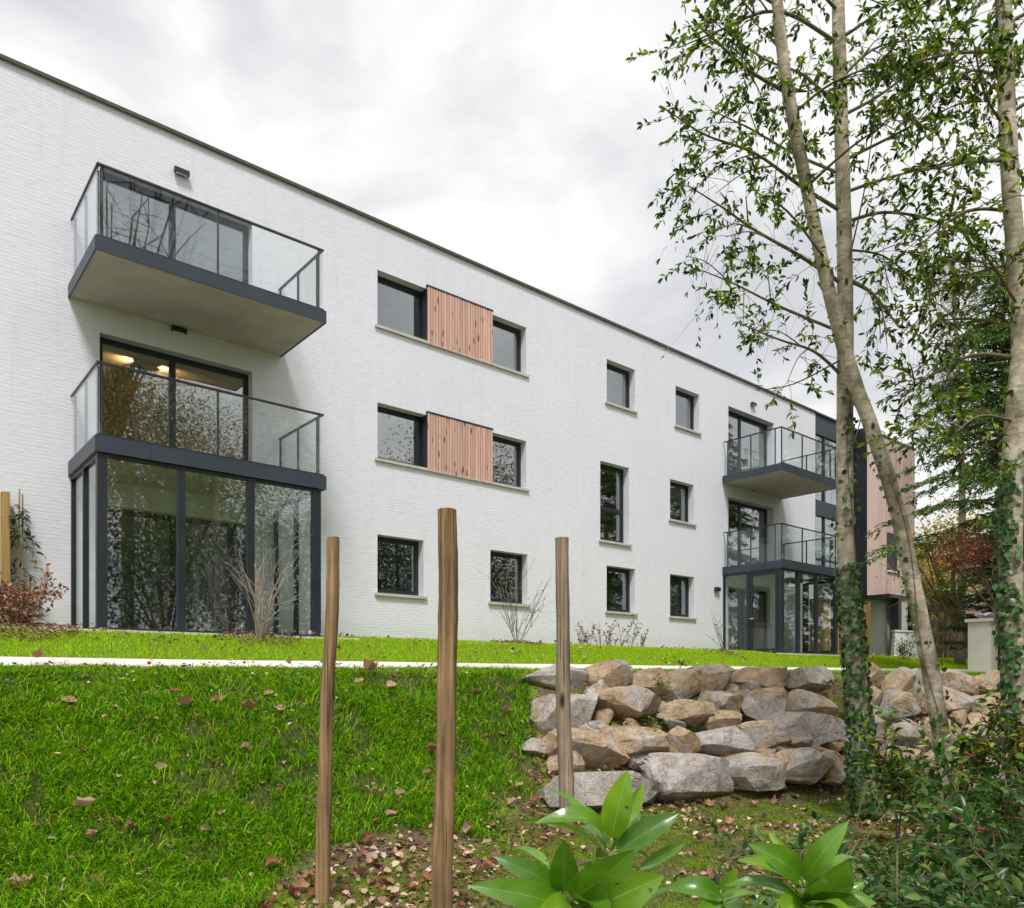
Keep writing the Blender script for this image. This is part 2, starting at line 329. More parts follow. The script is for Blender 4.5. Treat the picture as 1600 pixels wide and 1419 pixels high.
M['leaf'] = leafmat('holly_leaf', .32, .42); M['ivy'] = leafmat('ivy_leaf', .38, .22); M['grass'] = leafmat('grass_blade', .65, .5, .08, (1.15, 1.2, .3))
M['dry'] = leafmat('dead_leaf', .75, .18, .2, (1.2, .9, .6)); M['needle'] = leafmat('needle_spray', .6, .15, .3); M['soft'] = leafmat('soft_leaf', .55, .3, .3)
# ------------------------------------------------------------------ ground
def sstep(t): t = np.clip(t, 0, 1); return t * t * (3 - 2 * t)
def vnoise(x, y, s, seed=0):
    """smooth value noise on arrays"""
    x = np.asarray(x, float) * s; y = np.asarray(y, float) * s
    xi = np.floor(x).astype(int); yi = np.floor(y).astype(int); fx = sstep(x - xi); fy = sstep(y - yi)
    def h(a, b):
        n = (a * 374761393 + b * 668265263 + seed * 69069) & 0x7fffffff
        n = ((n ^ (n >> 13)) * 1274126177) & 0x7fffffff
        return ((n ^ (n >> 16)) & 0xffff) / 65535.0
    return (h(xi, yi)*(1-fx) + h(xi+1, yi)*fx)*(1-fy) + (h(xi, yi+1)*(1-fx) + h(xi+1, yi+1)*fx)*fy
def toe(x): return np.interp(x, [-40, -4, .5, 3, 4.8, 5.6, 8.4, 12, 18, 60], [6.2, 5.9, 5.45, 5.1, 5.25, 5.85, 4.4, 3.2, 2.4, 2.0])
def wid(x): return np.interp(x, [4.5, 5.6], [3.15, 2.1])
PATH0, PATH1 = 9.45, 10.7
def H(x, y):
    x = np.asarray(x, float); y = np.asarray(y, float)
    tw, w = toe(x), wid(x); t = (y - tw) / w
    low = .02 + .07 * (vnoise(x, y, .9, 3) - .5) + .05 * (vnoise(x, y, 2.3, 4) - .5) + np.clip((y - 3.2) / 3, 0, 1) * .07 - np.clip((-y - 2) / 30, 0, 1) * .4
    prof = .62 * np.clip(t, 0, 1) + .38 * sstep(t)
    lump = (vnoise(x, y, .8, 5) - .5) * .12 + (vnoise(x, y, 2.0, 6) - .5) * .05
    bank = low + (1.5 - low) * prof + lump * np.clip(t * 3, 0, 1) * np.clip((1.25 - t) * 3, 0, 1)
    crest = tw + w
    k = np.clip((y - crest) / np.maximum(PATH0 - crest, .1), 0, 1)
    up = 1.5 + .085 * k
    up = np.where(y > PATH0, np.interp(y, [PATH0, PATH1, 12.3, 13.0, 14.7, 40, 400], [1.585, 1.705, 2.12, 2.2, 2.27, 2.3, 6]), up)
    return np.where(y < crest, bank, up)
xs = np.concatenate([[-900, -500, -250, -120, -60, -40, -25, -15, -9, -6, -4], np.arange(-3, 13, .1), np.arange(13, 40, .5), [42, 48, 60, 80, 120, 200, 400, 900]])
ys = np.concatenate([[-900, -400, -200, -100, -60, -40, -30, -20, -14, -10, -7, -5, -3, -2, -1, -.5], np.arange(0, 15, .1), np.arange(15, 30, 1.5), [32, 40, 60, 90, 150, 300, 900]])
GX, GY = np.meshgrid(xs, ys, indexing='ij'); GZ = H(GX, GY)
nx, ny = GX.shape; V = np.stack([GX, GY, GZ], -1).reshape(-1, 3)
i, j = np.meshgrid(np.arange(nx - 1), np.arange(ny - 1), indexing='ij'); a0 = (i * ny + j).ravel()
me = npmesh('ground', V, np.stack([a0, a0 + ny, a0 + ny + 1, a0 + 1], 1), M['ground'], smooth=True)
def grassy(x, y):
    g = sstep((y - toe(x) + .1 + np.interp(x, [1.3, 2.7], [1.3, 0]) + (vnoise(x, y, 1.7, 9) - .5) * 1.2) / .55)
    return g
at = me.attributes.new('grassy', 'FLOAT', 'POINT'); at.data.foreach_set('value', (grassy(V[:, 0], V[:, 1]) * np.where(V[:, 1] < PATH0, .5, 1) * np.where((V[:, 0] > 5.3 + np.clip(V[:, 1] - 5.6, 0, 2.4) * .66) & (V[:, 1] < 9.0 - np.clip(V[:, 0] - 5.5, 0, 20) * .35), 0, 1)).astype(np.float32))
tag(link('ground', me), kind='structure')
# garden path: a slab following the slope
mb = MB(); px_ = np.concatenate([np.arange(-30, 34, 1.0), np.arange(34, 70, 4.0)])
for k_, x in enumerate(px_):
    for y in (PATH0, PATH1):
        z = float(H(x, y)) + .012 + .004 * math.sin(x * 1.3)
        mb.v += [(x, y + (.04 * math.sin(x * .9) if y == PATH0 else 0), z), (x, y, z - .12)]
n_ = len(px_)
for k_ in range(n_ - 1):
    a = k_ * 4; b = a + 4
    mb.f += [(a, b, b + 2, a + 2), (a + 1, a, a + 0, b + 0)[:0] or (a, a + 1, b + 1, b), (a + 2, b + 2, b + 3, a + 3)]
tag(mb.build('garden_path', M['path']), kind='structure')
# terrace strip in front of the left glass room
tag(MB().box(.9, 6.9, 12.45, 14.69, 2.0, 2.175).build('terrace_paving', M['path']), kind='structure')
tag(MB().box(20.9, 26.9, 12.35, 14.69, 2.0, 2.175).build('terrace_paving', M['path']), kind='structure')
# ------------------------------------------------------------------ the apartment building
FY = 14.7                                # facade plane
B = empty('apartment_building', (14, FY, 2.2), 'long white three storey apartment block with painted brick facade, glass balconies and timber end wing', 'building')
W_L, W_R = -7.0, 27.38; ROOF = 11.4
openings = []                            # u0,u1,z0,z1
H2, H1, H0 = 10.35, 7.46, 4.58; S2, S1, S0 = 9.14, 6.235, 3.30
strips = [(8.6, 12.92, S2, H2), (8.6, 12.92, S1, H1)]
singles = [(8.6, 9.8, S0, H0), (11.75, 12.96, S0, H0), (15.91, 17.11, S2, H2), (15.65, 16.85, 5.26, H1), (15.91, 17.12, S0, H0),
           (18.99, 20.18, S2, H2), (18.72, 19.9, S1, H1), (18.72, 19.92, S0, H0)]
doors = [(3.14, 5.82, 8.1, 10.32), (3.14, 5.82, 5.12, 7.41), (3.14, 5.82, 2.2, 4.45), (21.76, 24.5, 8.1, 10.36), (21.76, 24.5, 5.12, 7.37), (21.76, 24.5, 2.2, 4.45)]
openings = strips + singles + doors
def wall_grid(mb, u0, u1, z0, z1, ops, y0, y1):
    us = sorted({u0, u1} | {o[0] for o in ops} | {o[1] for o in ops}); zs = sorted({z0, z1} | {o[2] for o in ops} | {o[3] for o in ops})
    solid = lambda a, b: 0 <= a < len(us) - 1 and 0 <= b < len(zs) - 1 and not any(o[0] <= (us[a]+us[a+1])/2 <= o[1] and o[2] <= (zs[b]+zs[b+1])/2 <= o[3] for o in ops)
    def quad(*p): n = len(mb.v); mb.v.extend(p); mb.f.append((n, n+1, n+2, n+3))
    for a in range(len(us) - 1):
        for b in range(len(zs) - 1):
            if not solid(a, b): continue
            A, Bq, Cq, D = us[a], us[a+1], zs[b], zs[b+1]
            quad((A,y0,Cq),(Bq,y0,Cq),(Bq,y0,D),(A,y0,D)); quad((Bq,y1,Cq),(A,y1,Cq),(A,y1,D),(Bq,y1,D))
            if not solid(a-1, b): quad((A,y1,Cq),(A,y0,Cq),(A,y0,D),(A,y1,D))
            if not solid(a+1, b): quad((Bq,y0,Cq),(Bq,y1,Cq),(Bq,y1,D),(Bq,y0,D))
            if not solid(a, b-1): quad((A,y1,Cq),(Bq,y1,Cq),(Bq,y0,Cq),(A,y0,Cq))
            if not solid(a, b+1): quad((A,y0,D),(Bq,y0,D),(Bq,y1,D),(A,y1,D))
mb = MB(); wall_grid(mb, W_L, W_R, 1.9, ROOF, openings, FY, FY + .36)
mb.box(W_L, W_L + .36, FY + .361, FY + 11, 1.9, ROOF); mb.box(W_L + .361, W_R, FY + 10.64, FY + 11, 1.9, ROOF)
mb.build('wall', M['brick'], B)
MB().box(W_L + .37, W_R - .01, FY + .37, FY + 10.6, ROOF - .35, ROOF - .05).build('roof', M['concrete'], B)
mb = MB(); mb.box(W_L - .05, W_R, FY - .045, FY + .40, ROOF + .001, ROOF + .03); mb.box(W_L - .05, W_R, FY - .055, FY - .045, ROOF - .03, ROOF + .03)
mb.build('roof_edge', M['coping'], B)
# rooms behind the glass: floors, partitions and back walls
mb = MB()
for z in (5.08, 7.98): mb.box(W_L + .4, W_R - .05, FY + .365, FY + 10.5, z - .35, z - .2)
for u in (.6, 7.4, 10.84, 14.2, 18.0, 20.9, 25.6): mb.box(u - .07, u + .07, FY + .365, FY + 5.4, 2.2, ROOF - .36)
mb.box(W_L + .4, W_R - .05, FY + 5.42, FY + 5.55, 2.2, ROOF - .36); mb.build('room_wall', M['plaster'], B)
mb = MB()
for z in (2.2, 5.08, 7.98): mb.box(W_L + .4, W_R - .05, FY + .37, FY + 5.4, z - .195, z - .03)
mb.build('room_floor', M['floor'], B)
MB().box(.68, 7.32, FY + .38, FY + 5.4, 7.60, 7.625).build('room_ceiling', M['ceil'], B)
def window(u0, u1, z0, z1, fw=.075, setback=.21, sill=True, mull=None, trans=None, name='window', sash=True):
    y0 = FY + setback
    mb = MB().ring(u0, u1, z0, z1, fw, y0, y0 + .07)
    if trans: mb.box(u0 + fw, u1 - fw, y0 + .002, y0 + .068, trans - .04, trans + .04)
    for q in (mull or []): mb.box(q - .055, q + .055, y0 + .002, y0 + .068, z0 + fw, (trans - .04) if trans else z1 - fw)
    if sash:
        a, b, c, d = u0 + fw, u1 - fw, z0 + fw, (trans - .04 if trans else z1 - fw)
        mb.ring(a + .001, b - .001, c + .001, d - .001, .035, y0 + .014, y0 + .055)
        if trans: mb.ring(a + .001, b - .001, trans + .041, z1 - fw - .001, .035, y0 + .014, y0 + .055)
    w = mb.build(name, M['metal'], B)
    cuts = [u0 + fw] + sorted(mull or []) + [u1 - fw]; lev = [z0 + fw] + ([trans] if trans else []) + [z1 - fw]
    for a, b in zip(cuts, cuts[1:]):
        for c, d in zip(lev, lev[1:]): MB().box(a, b, y0 + .030, y0 + .038, c, d).build('pane', M['glass'], w)
    if sill: MB().box(u0 - .07, u1 + .07, FY - .06, y0 + .05, z0 - .058, z0 - .002 + .004).build('sill', M['sill'], w)
    return w
for o in singles: window(*o, trans=(6.2 if o[2] == 5.26 else None))
for k_, o in enumerate(doors): window(*o, fw=.09, setback=.2 if k_ < 3 else .26, sill=False, mull=[(o[0]+o[1])/2 - (.08 if k_ < 3 else .3)], name='balcony_door', sash=False)
slat_me = None
for (u0, u1, z0, z1) in strips:
    p0, p1 = 9.875, 11.79
    w1 = window(u0, p0 + .05, z0, z1, sill=False); w2 = window(p1 - .05, u1, z0, z1, sill=False)
    MB().box(u0 - .07, u1 + .07, FY - .05, FY + .25, z0 - .058, z0 + .001).build('sill', M['sill'], B)
    mb = MB().box(p0, p0 + .012, FY - .035, FY + .235, z0 + .002, z1 + .04); mb.box(p1 - .012, p1, FY - .035, FY + .2, z0 + .002, z1 + .04)
    mb.box(p0 - .01, p1 + .01, FY - .06, FY + .2, z1 + .041, z1 + .075); mb.box(p0 + .013, p1 - .013, FY - .012, FY + .2, z0 + .003, z1 + .04)
    pan = mb.build('timber_panel', M['metal'], B)
    n_s = 25; pit = (p1 - p0) / n_s
    if slat_me is None: slat_me = MB().box(-.029, .029, -.018, .018, 0, 1).mesh('slat', M['slat'])
    for k_ in range(n_s):
        link('slat', slat_me, pan, (p0 + pit * (k_ + .5), FY - .034 + random.uniform(-.003, .003), z0 - .045), scale=(1, 1, z1 - z0 + .08))
def wall_light(u, z, d=.1):
    mb = MB().box(u - .13, u + .13, FY - .10, FY - .03, z - .045, z + .045); mb.box(u - .06, u + .06, FY - .031, FY - .001, z - .035, z + .035)
    l = mb.build('wall_light', M['metal'], B); MB().box(u - .10, u + .10, FY - .09, FY - .04, z - .0485, z - .0455).build('lens', M['white'], l)
for u, z in ((4.48, 10.71), (4.43, 7.80), (23.15, 10.72), (23.25, 7.80)): wall_light(u, z)
mb = MB().box(20.95, 21.2, FY - .1, FY - .02, 4.22, 4.34); mb.box(21.0, 21.1, FY - .021, FY - .001, 4.24, 4.32); mb.build('wall_light', M['metal'], B)
def balcony(u0, u1, z0, z1, dep, fr_posts, sd_posts, rail_z):
    y0 = FY - dep
    s = MB().box(u0 + .02, u1 - .02, y0 + .02, FY - .001, z0 + .015, z1 - .02).build('balcony', M['concrete'], B)
    mb = MB().box(u0, u1, y0, y0 + .019, z0, z1); mb.box(u0, u0 + .019, y0 + .0195, FY - .001, z0, z1); mb.box(u1 - .019, u1, y0 + .0195, FY - .001, z0, z1)
    mb.box(u0 + .0195, u1 - .0195, y0 + .0195, FY - .001, z1 - .019, z1 - .004); mb.build('fascia', M['metal2'], s)
    for q in np.linspace(u0, u1, 5)[1:-1][::2]: MB().box(q - .15, q - .146, y0 - .0015, y0 + .001, z0 + .004, z1 - .004).build('fascia_joint', M['metal'], s)
    gi = .045
    c = [u0 + gi] + fr_posts + [u1 - gi]
    for a, b in zip(c, c[1:]): MB().box(a + .008, b - .008, y0 + gi, y0 + gi + .016, z1 - .002, rail_z - .02).build('glass_panel', M['rail_glass'], s)
    d = [y0 + gi + .02] + [FY - q for q in reversed(sd_posts)][:1] + [FY - .05]
    for uu in (u0 + gi, u1 - gi - .016):
        for a, b in zip(d, d[1:]): MB().box(uu, uu + .016, a + .008, b - .008, z1 - .002, rail_z - .02).build('glass_panel', M['rail_glass'], s)
    mb = MB().box(u0 + gi - .012, u1 - gi + .012, y0 + gi - .012, y0 + gi + .03, rail_z - .019, rail_z + .012)
    for uu in (u0 + gi - .012, u1 - gi - .03): mb.box(uu, uu + .042, y0 + gi + .0305, FY - .02, rail_z - .019, rail_z + .012)
    mb.build('handrail', M['metal'], s)
    for q in fr_posts + [u0 + gi + .07, u1 - gi - .07]: MB().box(q - .012, q + .012, y0 + gi + .02, y0 + gi + .055, z1, rail_z - .0195).build('rail_post', M['metal'], s)
    for uu in (u0 + gi + .02, u1 - gi - .055):
        for q in sd_posts: MB().box(uu, uu + .035, FY - q - .015, FY - q + .015, z1, rail_z - .0195).build('rail_post', M['metal'], s)
    MB().box(u0 + .03, u1 - .03, y0 + .03, y0 + .075, z1 - .003, z1 + .035).build('base_channel', M['metal'], s)
    return s
balcony(2.66, 6.41, 7.85, 8.07, 1.95, [4.50], [.15, .95, 1.75], 9.17)
balcony(2.66, 6.41, 4.85, 5.09, 1.95, [4.50], [.15, .95, 1.75], 6.20)
balcony(21.42, 25.0, 7.76, 7.99, 2.13, [22.75], [.15, 1.0, 1.85], 9.10)
balcony(21.42, 25.0, 4.79, 5.03, 2.13, [22.75], [.15, 1.0, 1.85], 6.15)
def glass_room(u0, u1, dep, z0, z1, fr, sides, doorside=None):
    y0 = FY - dep
    g = MB().ring(u0 + .001, u1 - .001, z0, z1, .05, y0 + .002, y0 + .09).build('glass_room', M['metal'], B)
    for q, w in fr: MB().box(q - w / 2, q + w / 2, y0 - .004, y0 + .11, z0 + .002, z1 - .002).build('post', M['metal'], g)
    e_ = [u0 + .06] + [q for q, w in fr[1:-1]] + [u1 - .06]
    for a, b in zip(e_, e_[1:]): MB().box(a, b, y0 + .045, y0 + .053, z0 + .045, z1 - .045).build('pane', M['room_glass'], g)
    for uu in (u0, u1 - .08):
        mb = MB().box(uu, uu + .08, y0 + .111, FY - .001, z0, z0 + .06); mb.box(uu, uu + .08, y0 + .111, FY - .001, z1 - .07, z1); mb.box(uu + .002, uu + .078, FY - .055, FY - .0015, z0 + .061, z1 - .071)
        mb.build('side_rail', M['metal'], g)
        for q, w in sides: MB().box(uu - .004, uu + .084, FY - q - w / 2, FY - q + w / 2, z0 + .004, z1 - .004).build('post', M['metal'], g)
        c = [y0 + .1] + [FY - q for q, w in reversed(sides)] + [FY - .03]
        for a, b in zip(c, c[1:]): MB().box(uu + .036, uu + .044, a, b, z0 + .05, z1 - .06).build('pane', M['rail_glass'], g)
        if doorside is not None:
            a, b = FY - doorside[1], FY - doorside[0]
            mb = MB().box(uu + .015, uu + .065, a, a + .08, z0 + .07, z1 - .08); mb.box(uu + .015, uu + .065, b - .08, b, z0 + .07, z1 - .08)
            mb.box(uu + .015, uu + .065, a + .08, b - .08, z0 + .07, z0 + .16); mb.box(uu + .015, uu + .065, a + .08, b - .08, z1 - .17, z1 - .08)
            dr = mb.build('side_door', M['metal'], g)
            MB().box(uu - .05, uu - .01, b - .16, b - .03, 3.28, 3.30).box(uu - .02, uu + .014, b - .05, b - .03, 3.28, 3.30).build('door_handle', M['white'], g)
    return g
glass_room(2.70, 6.33, 1.90, 2.176, 4.849, [(2.77, .14), (3.92, .11), (5.05, .12), (6.25, .15)], [(.95, .05)])
glass_room(21.45, 24.97, 2.09, 2.176, 4.789, [(21.53, .16), (22.5, .10), (23.62, .10), (24.89, .14)], [(.93, .12)], (.99, 1.95))
# glazed stair tower between the brick wall and the timber wing
ST = MB().box(27.385, 30.6, FY + .25, FY + 8, 2.0, 11.3).build('stair_tower', M['metal'], B)
for z0, z1 in ((10.62, 11.36), (7.55, 8.13), (4.62, 5.2)):
    for k_, (a, b) in enumerate(zip((27.385, 28.03, 28.75, 29.68), (28.025, 28.745, 29.675, 30.59))):
        MB().box(a, b, FY + .015 + .002 * (k_ % 2), FY + .10, z0, z1).build('spandrel_panel', M['metal2'], ST)
for z0, z1 in ((8.131, 10.619), (5.201, 7.549), (2.2, 4.619)):
    for a, b in zip((27.385, 28.16, 29.4), (28.16, 29.4, 30.59)): MB().box(a + .02, b - .02, FY + .09, FY + .10, z0, z1).build('pane', M['glass'], ST)
    for u in (27.43, 28.16, 29.4, 30.53): MB().box(u - .06, u + .06, FY + .05, FY + .14, z0, z1).build('mullion', M['metal'], ST)
    MB().box(27.5, 30.46, FY + .06, FY + .13, (z0 + z1) / 2 - .5, (z0 + z1) / 2 - .43).build('transom', M['metal'], ST)
MB().box(27.38, 30.6, FY - .05, FY + .12, 11.361, 11.42).build('roof_edge', M['coping'], ST)
# timber clad end wing
TY = FY - .42
TW = MB().box(30.63, 35.2, TY + .03, TY + 9, 4.7, 11.36).build('timber_wing', M['metal'], B)
bme = MB().box(-.067, .067, -.012, .012, 0, 1).mesh('board', M['board'])
for k_ in range(32):
    u = 30.70 + k_ * .14
    if 32.42 < u < 33.42:
        link('board', bme, TW, (u, TY + .014, 4.66), scale=(1, 1, 1.17)); link('board', bme, TW, (u, TY + .014, 7.44), scale=(1, 1, 3.88))
    else: link('board', bme, TW, (u, TY + .014 + random.uniform(-.002, .002), 4.66), scale=(1, 1, 6.66))
MB().box(30.6, 35.25, TY - .03, TY + .1, 11.33, 11.40).build('roof_edge', M['coping'], TW)
MB().box(30.60, 30.629, TY - .02, FY + .3, 2.1, 11.4).build('corner_panel', M['metal'], TW)
w = MB().ring(32.49, 33.35, 5.87, 7.40, .06, TY - .01, TY + .029).build('window', M['metal'], TW); MB().box(32.55, 33.29, TY + .005, TY + .012, 5.93, 7.34).build('window_pane', M['metal'], TW)
MB().box(32.45, 33.4, TY - .06, TY + .0, 5.80, 5.868).build('window_sill', M['white'], TW)
MB().box(30.7, 35.1, FY + .1, FY + 8, 1.9, 4.69).build('lower_wall', M['white'], TW)
MB().box(30.6, 33.2, TY - .9, TY - .75, 4.55, 4.69).box(30.6, 33.2, TY - .749, TY + .02, 4.6, 4.69).build('canopy', M['metal'], TW)
for u in (31.55, 33.1): MB().box(u - .14, u + .14, TY - .9, TY - .6, 1.9, 4.549).build('canopy_post', M['metal'], TW)
MB().box(33.6, 35.1, TY + .02, TY + .2, 1.9, 4.65).build('lower_wall', M['cream'], TW)
# ceiling spotlight in the first floor room and its light
L = empty('ceiling_spotlight', (4.25, 16.0, 7.60), 'black twin ceiling spotlight glowing warm in the first floor room', 'lamp')
mb = MB().box(4.0, 4.5, 15.97, 16.03, 7.56, 7.598); mb.build('ceiling_bar', M['metal'], L)
gm, gnt, gout = newmat('lamp_glow'); em = nd(gnt, 'ShaderNodeEmission', {'Color': (1, .62, .25, 1), 'Strength': 4.0}); gnt.links.new(em.outputs[0], gout.inputs[0])
for q, aim in ((4.08, (-.5, .4, .35)), (4.42, (.6, .5, .3))):
    d = Vector(aim).normalized(); p = Vector((q, 16.0, 7.50)); MB().tube([p - d * .06, p + d * .06], .035, 10).build('spot_head', M['metal'], L)
    MB().tube([p + d * .061, p + d * .064], .028, 10).build('bulb', gm, L)
    ld = bpy.data.lights.new('spot_glow', 'SPOT'); ld.energy = 60; ld.color = (1, .58, .26); ld.spot_size = R(110); ld.spot_blend = .8; ld.shadow_soft_size = .03
    lo = bpy.data.objects.new('spot_glow', ld); COL.objects.link(lo); lo.parent = L; lo.location = p + d * .08 - L.location; lo.rotation_euler = (-d).to_track_quat('Z', 'Y').to_euler()
pl = empty('pendant_lamp', (3.75, 17.2, 7.6), 'small glowing pendant lamp hanging inside the first floor room', 'lamp')
MB().tube([(3.75, 17.2, 7.6), (3.75, 17.2, 6.15)], .006, 5).build('cord', M['metal'], pl)
mb = MB().tube([(3.75, 17.2, 6.15), (3.75, 17.2, 6.08), (3.75, 17.2, 6.0)], [.03, .12, .17], 14, cap=False); mb.build('lamp_shade', gm, pl, True)
# ------------------------------------------------------------------ boulder retaining wall
def rock_mesh(name, size, seed, sub=4):
    rr = np.random.default_rng(seed); bm = bmesh.new(); bmesh.ops.create_icosphere(bm, subdivisions=sub, radius=1.0)
    v = np.array([q.co[:] for q in bm.verts]); v = np.sign(v) * np.abs(v) ** .60; v /= np.abs(v).max(0)
    for _ in range(17):                                           # chip flat facets off
        n = rr.normal(size=3); n /= np.linalg.norm(n); d = rr.uniform(.50, .90); q = v @ n - d
        v -= np.where(q > 0, q, 0)[:, None] * n * .97
    off = rr.uniform(0, 50, 3)
    for k_, p in enumerate(v):
        u = Vector(p) * 1.1 + Vector(off); a = mnoise.fractal(u * 1.7, 1.0, 2.0, 5); b = abs(mnoise.noise(u * 2.6))
        v[k_] = p * (1 + .045 * a - .035 * b)
    v -= (v.max(0) + v.min(0)) / 2; v /= (v.max(0) - v.min(0)) / 2
    v *= np.array(size) / 2
    for q, p in zip(bm.verts, v): q.co = p
    me = bpy.data.meshes.new(name); bm.to_mesh(me); bm.free(); me.materials.append(M['rock'])
    me.polygons.foreach_set('use_smooth', [True] * len(me.polygons)); me.set_sharp_from_angle(angle=R(17)); return me
RB0 = np.array([5.56, 5.56, .2]); RD = np.array([.883, -.47, 0]); RBK = np.array([.47, .883, 0]); RU = RBK * 1.9 + np.array([0, 0, 1.38]); RN = np.cross(RD, RU); RN /= np.linalg.norm(RN)
CAMP = np.array([0, 0, EYE])
def on_wall(x, y):
    d = np.array(PX(x, y, 1)) - CAMP; t = RN @ (RB0 - CAMP) / (RN @ d); return CAMP + d * t, t
RW = empty('boulder_retaining_wall', (7.4, 5.5, .2), 'stepped retaining wall of rough grey and ochre boulders holding up the bank', 'retaining wall')
def cb(x0, y0, x1, y1): return (780 + x0 / 2.5806, 1000 + y0 / 2.5806, 780 + x1 / 2.5806, 1000 + y1 / 2.5806)
stones = [cb(*q) for q in ((110,98,355,212),(352,88,538,218),(525,118,712,224),(640,120,856,248),(770,102,956,216),(945,103,1222,208),(1190,108,1362,205),
  (150,214,396,392),(340,200,656,348),(664,244,862,360),(815,204,1002,332),(988,198,1228,342),(1134,203,1368,325),(848,284,976,372),
  (180,368,500,522),(400,358,686,505),(668,354,812,482),(768,358,1028,470),(952,333,1182,458),(1138,298,1392,448),(1178,393,1282,438),
  (200,543,642,688),(604,474,986,655),(838,468,1192,600),(1048,448,1372,585),(1288,452,1432,585))]
stones += [(1344,1036,1388,1078),(1384,1044,1436,1082),(1430,1046,1480,1084),(1476,1046,1535,1088),(1530,1048,1600,1090),(1332,1074,1384,1118),(1376,1080,1444,1126),(1440,1074,1530,1122),(1526,1084,1610,1132),
  (1322,1112,1392,1160),(1388,1124,1446,1172),(1444,1122,1520,1172),(1516,1130,1600,1182),(1328,1160,1398,1224),(1382,1170,1446,1226),(1440,1170,1530,1232),(1524,1180,1620,1240),
  (1600,1046,1690,1090),(1600,1090,1700,1140),(1600,1136,1710,1190),(1610,1186,1730,1250)]
for k_, (x0, y0, x1, y1) in enumerate(stones):
    c, t = on_wall((x0 + x1) / 2, (y0 + y1) / 2); wd = (x1 - x0) * t / FPX; ht = (y1 - y0) * t / FPX
    dp = min(max(.75 * wd, .34), .75); back = np.array([CF, SF, 0]) * .55 + RBK * .45; back /= np.linalg.norm(back)
    c = c + back * (dp * .38) + np.array([0, 0, -.01])
    link('stone', rock_mesh('stone', (wd * 1.17, dp, ht * 1.13), 100 + k_), RW, c, rot=(random.uniform(-.12, .12), random.uniform(-.10, .10), YAW - R(90) + random.uniform(-.25, .25)))
for k_ in range(56):                                               # smaller wedging stones deep in the joints
    x = random.uniform(850, 1620); y = random.uniform(1075, 1200); c, t = on_wall(x, y); c = c + RBK * .34
    link('wedge_stone', rock_mesh('wedge_stone', (random.uniform(.25, .5), .4, random.uniform(.18, .32)), 400 + k_, 3), RW, c, rot=(0, 0, random.uniform(-1, 1)))
# ------------------------------------------------------------------ wooden stakes
def stake(xt, yt, xb, yb, t, wt, wb, mat, label, seed, zb):
    top = PX(xt, yt, t); bot = PX(xb, yb, t); d = (bot - top).normalized(); end = bot if bot.z <= zb - .15 else top + d * ((top.z - zb + .2) / -d.z)
    pts, rad = [], []; n = 44; rr = random.Random(seed)
    ax, ay = rr.uniform(0, 6), rr.uniform(0, 6)
    for k_ in range(n + 1):
        f_ = k_ / n; p = top.lerp(end, f_); s_ = math.sin(f_ * 7 + ax) * .006 + math.sin(f_ * 15 + ay) * .003; pts.append(p + Vector((s_, -s_ * .6, 0)))
        kn = .045 * max(0, math.sin(f_ * 23 + ay)) ** 12 + .035 * max(0, math.sin(f_ * 37 + ax)) ** 14
        rad.append((wt + (wb - wt) * f_) * t / FPX / 2 * (1 + .018 * math.sin(f_ * 11 + ax) + kn))
    pts.insert(0, pts[0] + Vector((0, 0, .004))); rad.insert(0, rad[0] * .9)
    o = MB().tube(pts, rad, 20, wob=.035, seed=seed).build('wooden_stake', mat, None, True, R(35)); return tag(o, label, 'stake', 'wooden stakes in front of the bank')
stake(520, 840, 503, 1419, 4.9, 19, 24, M['post'], 'thin leaning brown wooden stake, leftmost of the three', 1, 0)
stake(700, 797, 693, 1419, 4.25, 29, 33, M['post'], 'thick round brown wooden stake with knots, middle and tallest', 2, 0)
stake(877, 841, 885, 1275, 7.0, 20, 25, M['greypost'], 'grey weathered wooden stake standing before the boulders', 3, 0)
# ------------------------------------------------------------------ grass
def blades(P, L, W, lean, cols, name, mat, wts=None, jit=.2, tuft=None, parent=None):
    n = len(P); az = RNG.uniform(0, 2 * np.pi, n) if tuft is None else tuft + RNG.normal(0, 1.5, n)
    D = np.stack([np.cos(az), np.sin(az), np.zeros(n)], 1); fa = RNG.uniform(0, 2 * np.pi, n); S = np.stack([np.cos(fa), np.sin(fa), np.zeros(n)], 1) * W[:, None]
    Z = np.array([0, 0, 1.0]); l = L[:, None]; q = lean[:, None]
    m1 = P + Z * l * .5 * (1 - .2 * q) + D * l * .22 * q; m2 = P + Z * l * .82 * (1 - .35 * q) + D * l * .55 * q; tp = P + Z * l * (1 - .55 * q) + D * l * .95 * q
    V = np.stack([P - S, P + S, m1 - S * .9, m1 + S * .9, m2 - S * .6, m2 + S * .6, tp], 1).reshape(-1, 3)
    T = np.array([[0,1,3],[0,3,2],[2,3,5],[2,5,4],[4,5,6]]); F = (T[None] + (np.arange(n) * 7)[:, None, None]).reshape(-1, 3)
    return tag(link(name, npmesh(name, V, F, mat, np.repeat(pal(n, cols, jit, wts), 5, 0)), parent), kind='stuff')
def scatter(n, x0, x1, y0, y1, keep, dens=None):
    x = RNG.uniform(x0, x1, n); y = RNG.uniform(y0, y1, n); p = np.stack([x, y, H(x, y)], 1); X, Y, d = PROJ(p)
    m_ = (d > .5) & (X > -330) & (X < 1930) & (Y < 1560) & keep(x, y)
    if dens is not None: m_ &= RNG.uniform(0, 1, n) < dens(x, y, d)
    return p[m_]
def stone_free(x, y):                                              # left of the boulders' end
    return (x < 5.3 + np.clip(y - 5.6, 0, 2.4) * .66) | (y > 8.3 - np.clip(x - 5.5, 0, 20) * .3)
